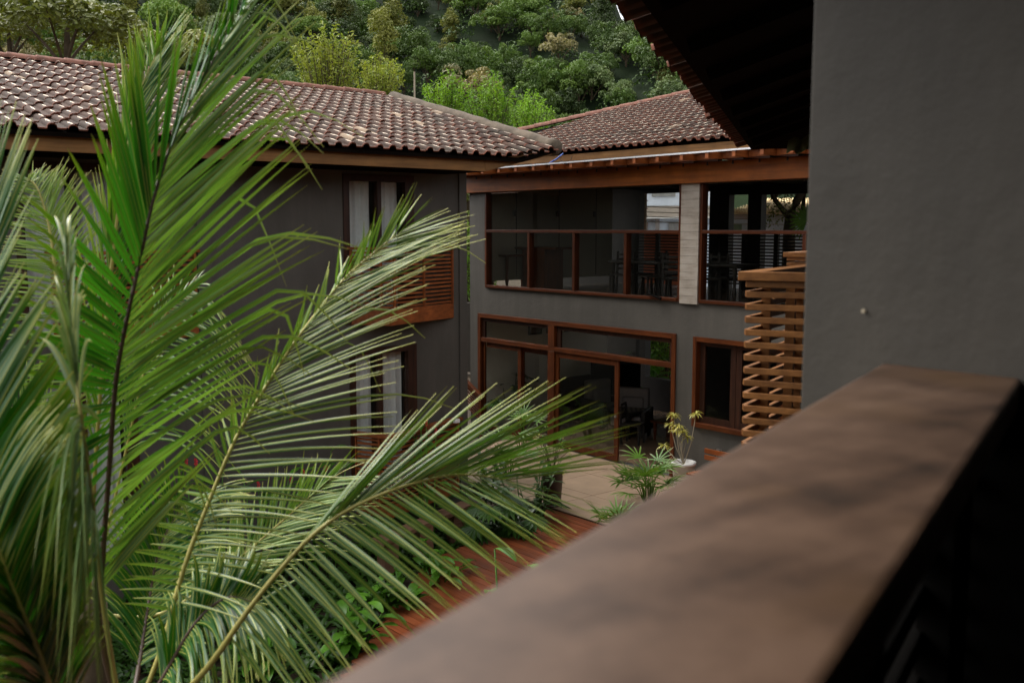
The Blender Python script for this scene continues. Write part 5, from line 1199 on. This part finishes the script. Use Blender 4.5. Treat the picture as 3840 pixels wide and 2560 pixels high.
def white_house(B, base, r_, f, t):
    k = 40 / 3756.0
    Z = lambda y: (855 - y) * k
    X = lambda x: (x - 2480) * k
    B('wall', X(2300), X(2700), .0, 6, Z(772), Z(640), M['housewhite'])
    B('window', X(2442), X(2530), -.08, .02, Z(737), Z(700), plain('grey_shutter', (.22, .22, .21), .6))
    B('stone_band', X(2330), X(2680), -.05, 5.9, Z(813), Z(773), M['ledge'])
    B('eave_slab', X(2320), X(2690), -.5, 5.9, Z(820), Z(813.5), M['potwhite'])
    B('wall', X(2330), X(2680), 0, 5.9, GZ, Z(820.5), M['housewhite'])
    B('column', X(2457), X(2473), -.3, -.1, GZ, Z(821), M['fabric'])
    B('door', X(2506), X(2560), -.08, -.02, GZ + .1, Z(834), plain('grey_door', (.22, .21, .20), .6)); B('window', X(2395), X(2430), -.08, -.02, Z(868), Z(834), M['fabric'])
house_at(2480, 855, 40, 1, 1, 0, 1, 'neighbour_house', 'pale blue white house with a stone band seen through the left rear opening', white_house)
def yellow_house(B, base, r_, f, t):
    k = 32 / 3756.0; Z = lambda y: (855 - y) * k; X = lambda x: (x - 2900) * k
    B('wall', X(2745), X(3150), .6, 7, GZ, Z(797), M['housewhite']); B('shutter', X(2752), X(2782), .5, .58, Z(870), Z(838), plain('green_shutter', (.16, .22, .14), .7))
    b = MB(); P = lambda x, v, y: base + r_ * X(x) + f * v + np.array([0, 0, Z(y)])
    a_, b_, c_, d2 = P(2735, -.2, 796), P(3200, -.2, 796), P(3050, 3.5, 738), P(2860, 3.5, 738)
    slab(b, [a_, b_, c_, d2], .08); e_, f_ = P(2735, 7.4, 796), P(3200, 7.4, 796); slab(b, [c_, f_, e_, d2], .08); slab(b, [a_, d2, e_], .08); slab(b, [b_, f_, c_], .08); rf = b.build('roof', M['yroof'], t)
    for i in range(46):
        u = 2735 + i * 10; top = (u - 2735) / 125 if u < 2860 else (1 if u < 3050 else (3200 - u) / 150); q = P(u, -.2, 796); w_ = P(min(max(u, 2735 + 125 * top), 3200 - 150 * top), -.2 + 3.7 * top, 796 - 58 * top)
        b = MB(); b.tube([q + (0, 0, .03), w_ + (0, 0, .03)], .035, 6); b.build('roof_tile', M['yroof'], rf, True)
house_at(2900, 855, 32, 1, 1, 0, 1, 'neighbour_house', 'neighbouring house with a sunlit yellow tiled roof seen through the right rear opening', yellow_house)
q = ond(2414, 800, 31); t = thing('utility_pole', (q[0], q[1], GZ), 'round concrete utility pole with iron steps seen through the left rear opening', 'pole')
b = MB(); b.tube([(q[0], q[1], GZ), (q[0], q[1], 3.0)], [.11, .09], 10); b.build('shaft', M['pole'], t, True)
for k in range(9): z = -.6 + k * .24; b = MB(); b.tube([(q[0] - RT[0] * .13, q[1] - RT[1] * .13, z), (q[0] + RT[0] * .13, q[1] + RT[1] * .13, z)], .016, 5); b.build('step_band', M['steel'], t)
q = ond(2430, 880, 30); b = MB(); r_ = RT; b.obox((q[0], q[1], -2.8), r_ * 1.0, FW * .1, (0, 0, 2.65)); tag(b.build('garden_wall', M['redbrick'], loc=(q[0], q[1], GZ)), 'orange red garden wall at the foot of the utility pole', 'wall')
q = ond(2960, 860, 26); t = thing('street_tree', (q[0], q[1], GZ), 'crooked bare limbed street tree in front of the yellow roof', 'tree')
b = MB(); P = lambda x, y, d_=26: ond(x, y, d_)
b.tube([np.array([q[0], q[1], GZ]), P(2960, 860), P(2965, 800), P(2985, 760), P(3010, 715), P(3040, 640)], [.22, .16, .14, .12, .09, .05], 7); b.tube([P(2962, 820), P(2930, 780), P(2900, 740), P(2880, 690)], [.10, .07, .06, .04], 6); b.tube([P(2900, 745), P(2925, 715), P(2950, 680)], [.05, .04, .02], 5); b.tube([P(3010, 790), P(3016, 730), P(3030, 680)], [.06, .05, .03], 5)
b.build('trunk', M['bark'], t, True); b = MB()
for (x, y_) in ((2880, 800), (2920, 830), (2960, 790), (2890, 720), (2990, 830), (2940, 760), (3020, 700), (2870, 850)): leaf_quads(b, P(x, y_), .45, 70, .05)
b.build('crown', OG, t)
q = ond(3040, 845, 23); t = thing('fan_palm', (q[0], q[1], GZ), 'bright green fan palm leaves beside the dark wall in the rear opening', 'palm tree')
b = MB(); b.tube([(q[0], q[1], GZ), q - (0, 0, .3)], .06, 7); b.build('trunk', M['bark'], t)
for k in range(5):
    b = MB(); dirx = -RT * math.cos(k * .7) + UPV * math.sin(k * .7 + .2); c_ = q + dirx * .12
    for j in range(11): th = -1.3 + 2.6 * j / 10; blade(b, c_, dirx * math.cos(th) + np.cross(FW, dirx) * math.sin(th), FW, .42, .04, .5, 5, .2, 'strap')
    b.build('leaf', BG, t, True)
for k, y_ in enumerate((786, 806, 823, 842)):
    b = MB(); b.tube([ond(2380, y_ - 12, 29), ond(2700, y_ - 2, 29), ond(3060, y_, 29)], .012, 4)
    tag(b.build('overhead_wire', M['pole'], loc=tuple(ond(2700, y_ - 2, 29))), 'thin pale overhead wire crossing the street behind the upper room', 'wire', 'overhead wires over the street')
# greenery in the slot between the wings
q = ond(1763, 1000, 36)
near_tree(1763, 800, 36, 2.6, m_og2, 'leafy_tree', 'green tree filling the upper part of the slot between the wings')
near_tree(1768, 1080, 36, 1.6, m_bg, 'leafy_shrub', 'green shrub in the lower part of the slot between the wings', 'shrub')
q = ond(1765, 1200, 34); b = MB(); b.obox((q[0], q[1], (q[2] + .0 + GZ) / 2 + .3), RT * 1.2, np.array([FW[0], FW[1], 0]) * .1, (0, 0, (q[2] - GZ) / 2 + .3))
tag(b.build('boundary_wall', M['wall'], loc=(q[0], q[1], GZ)), 'grey boundary wall at the foot of the slot between the wings', 'wall')
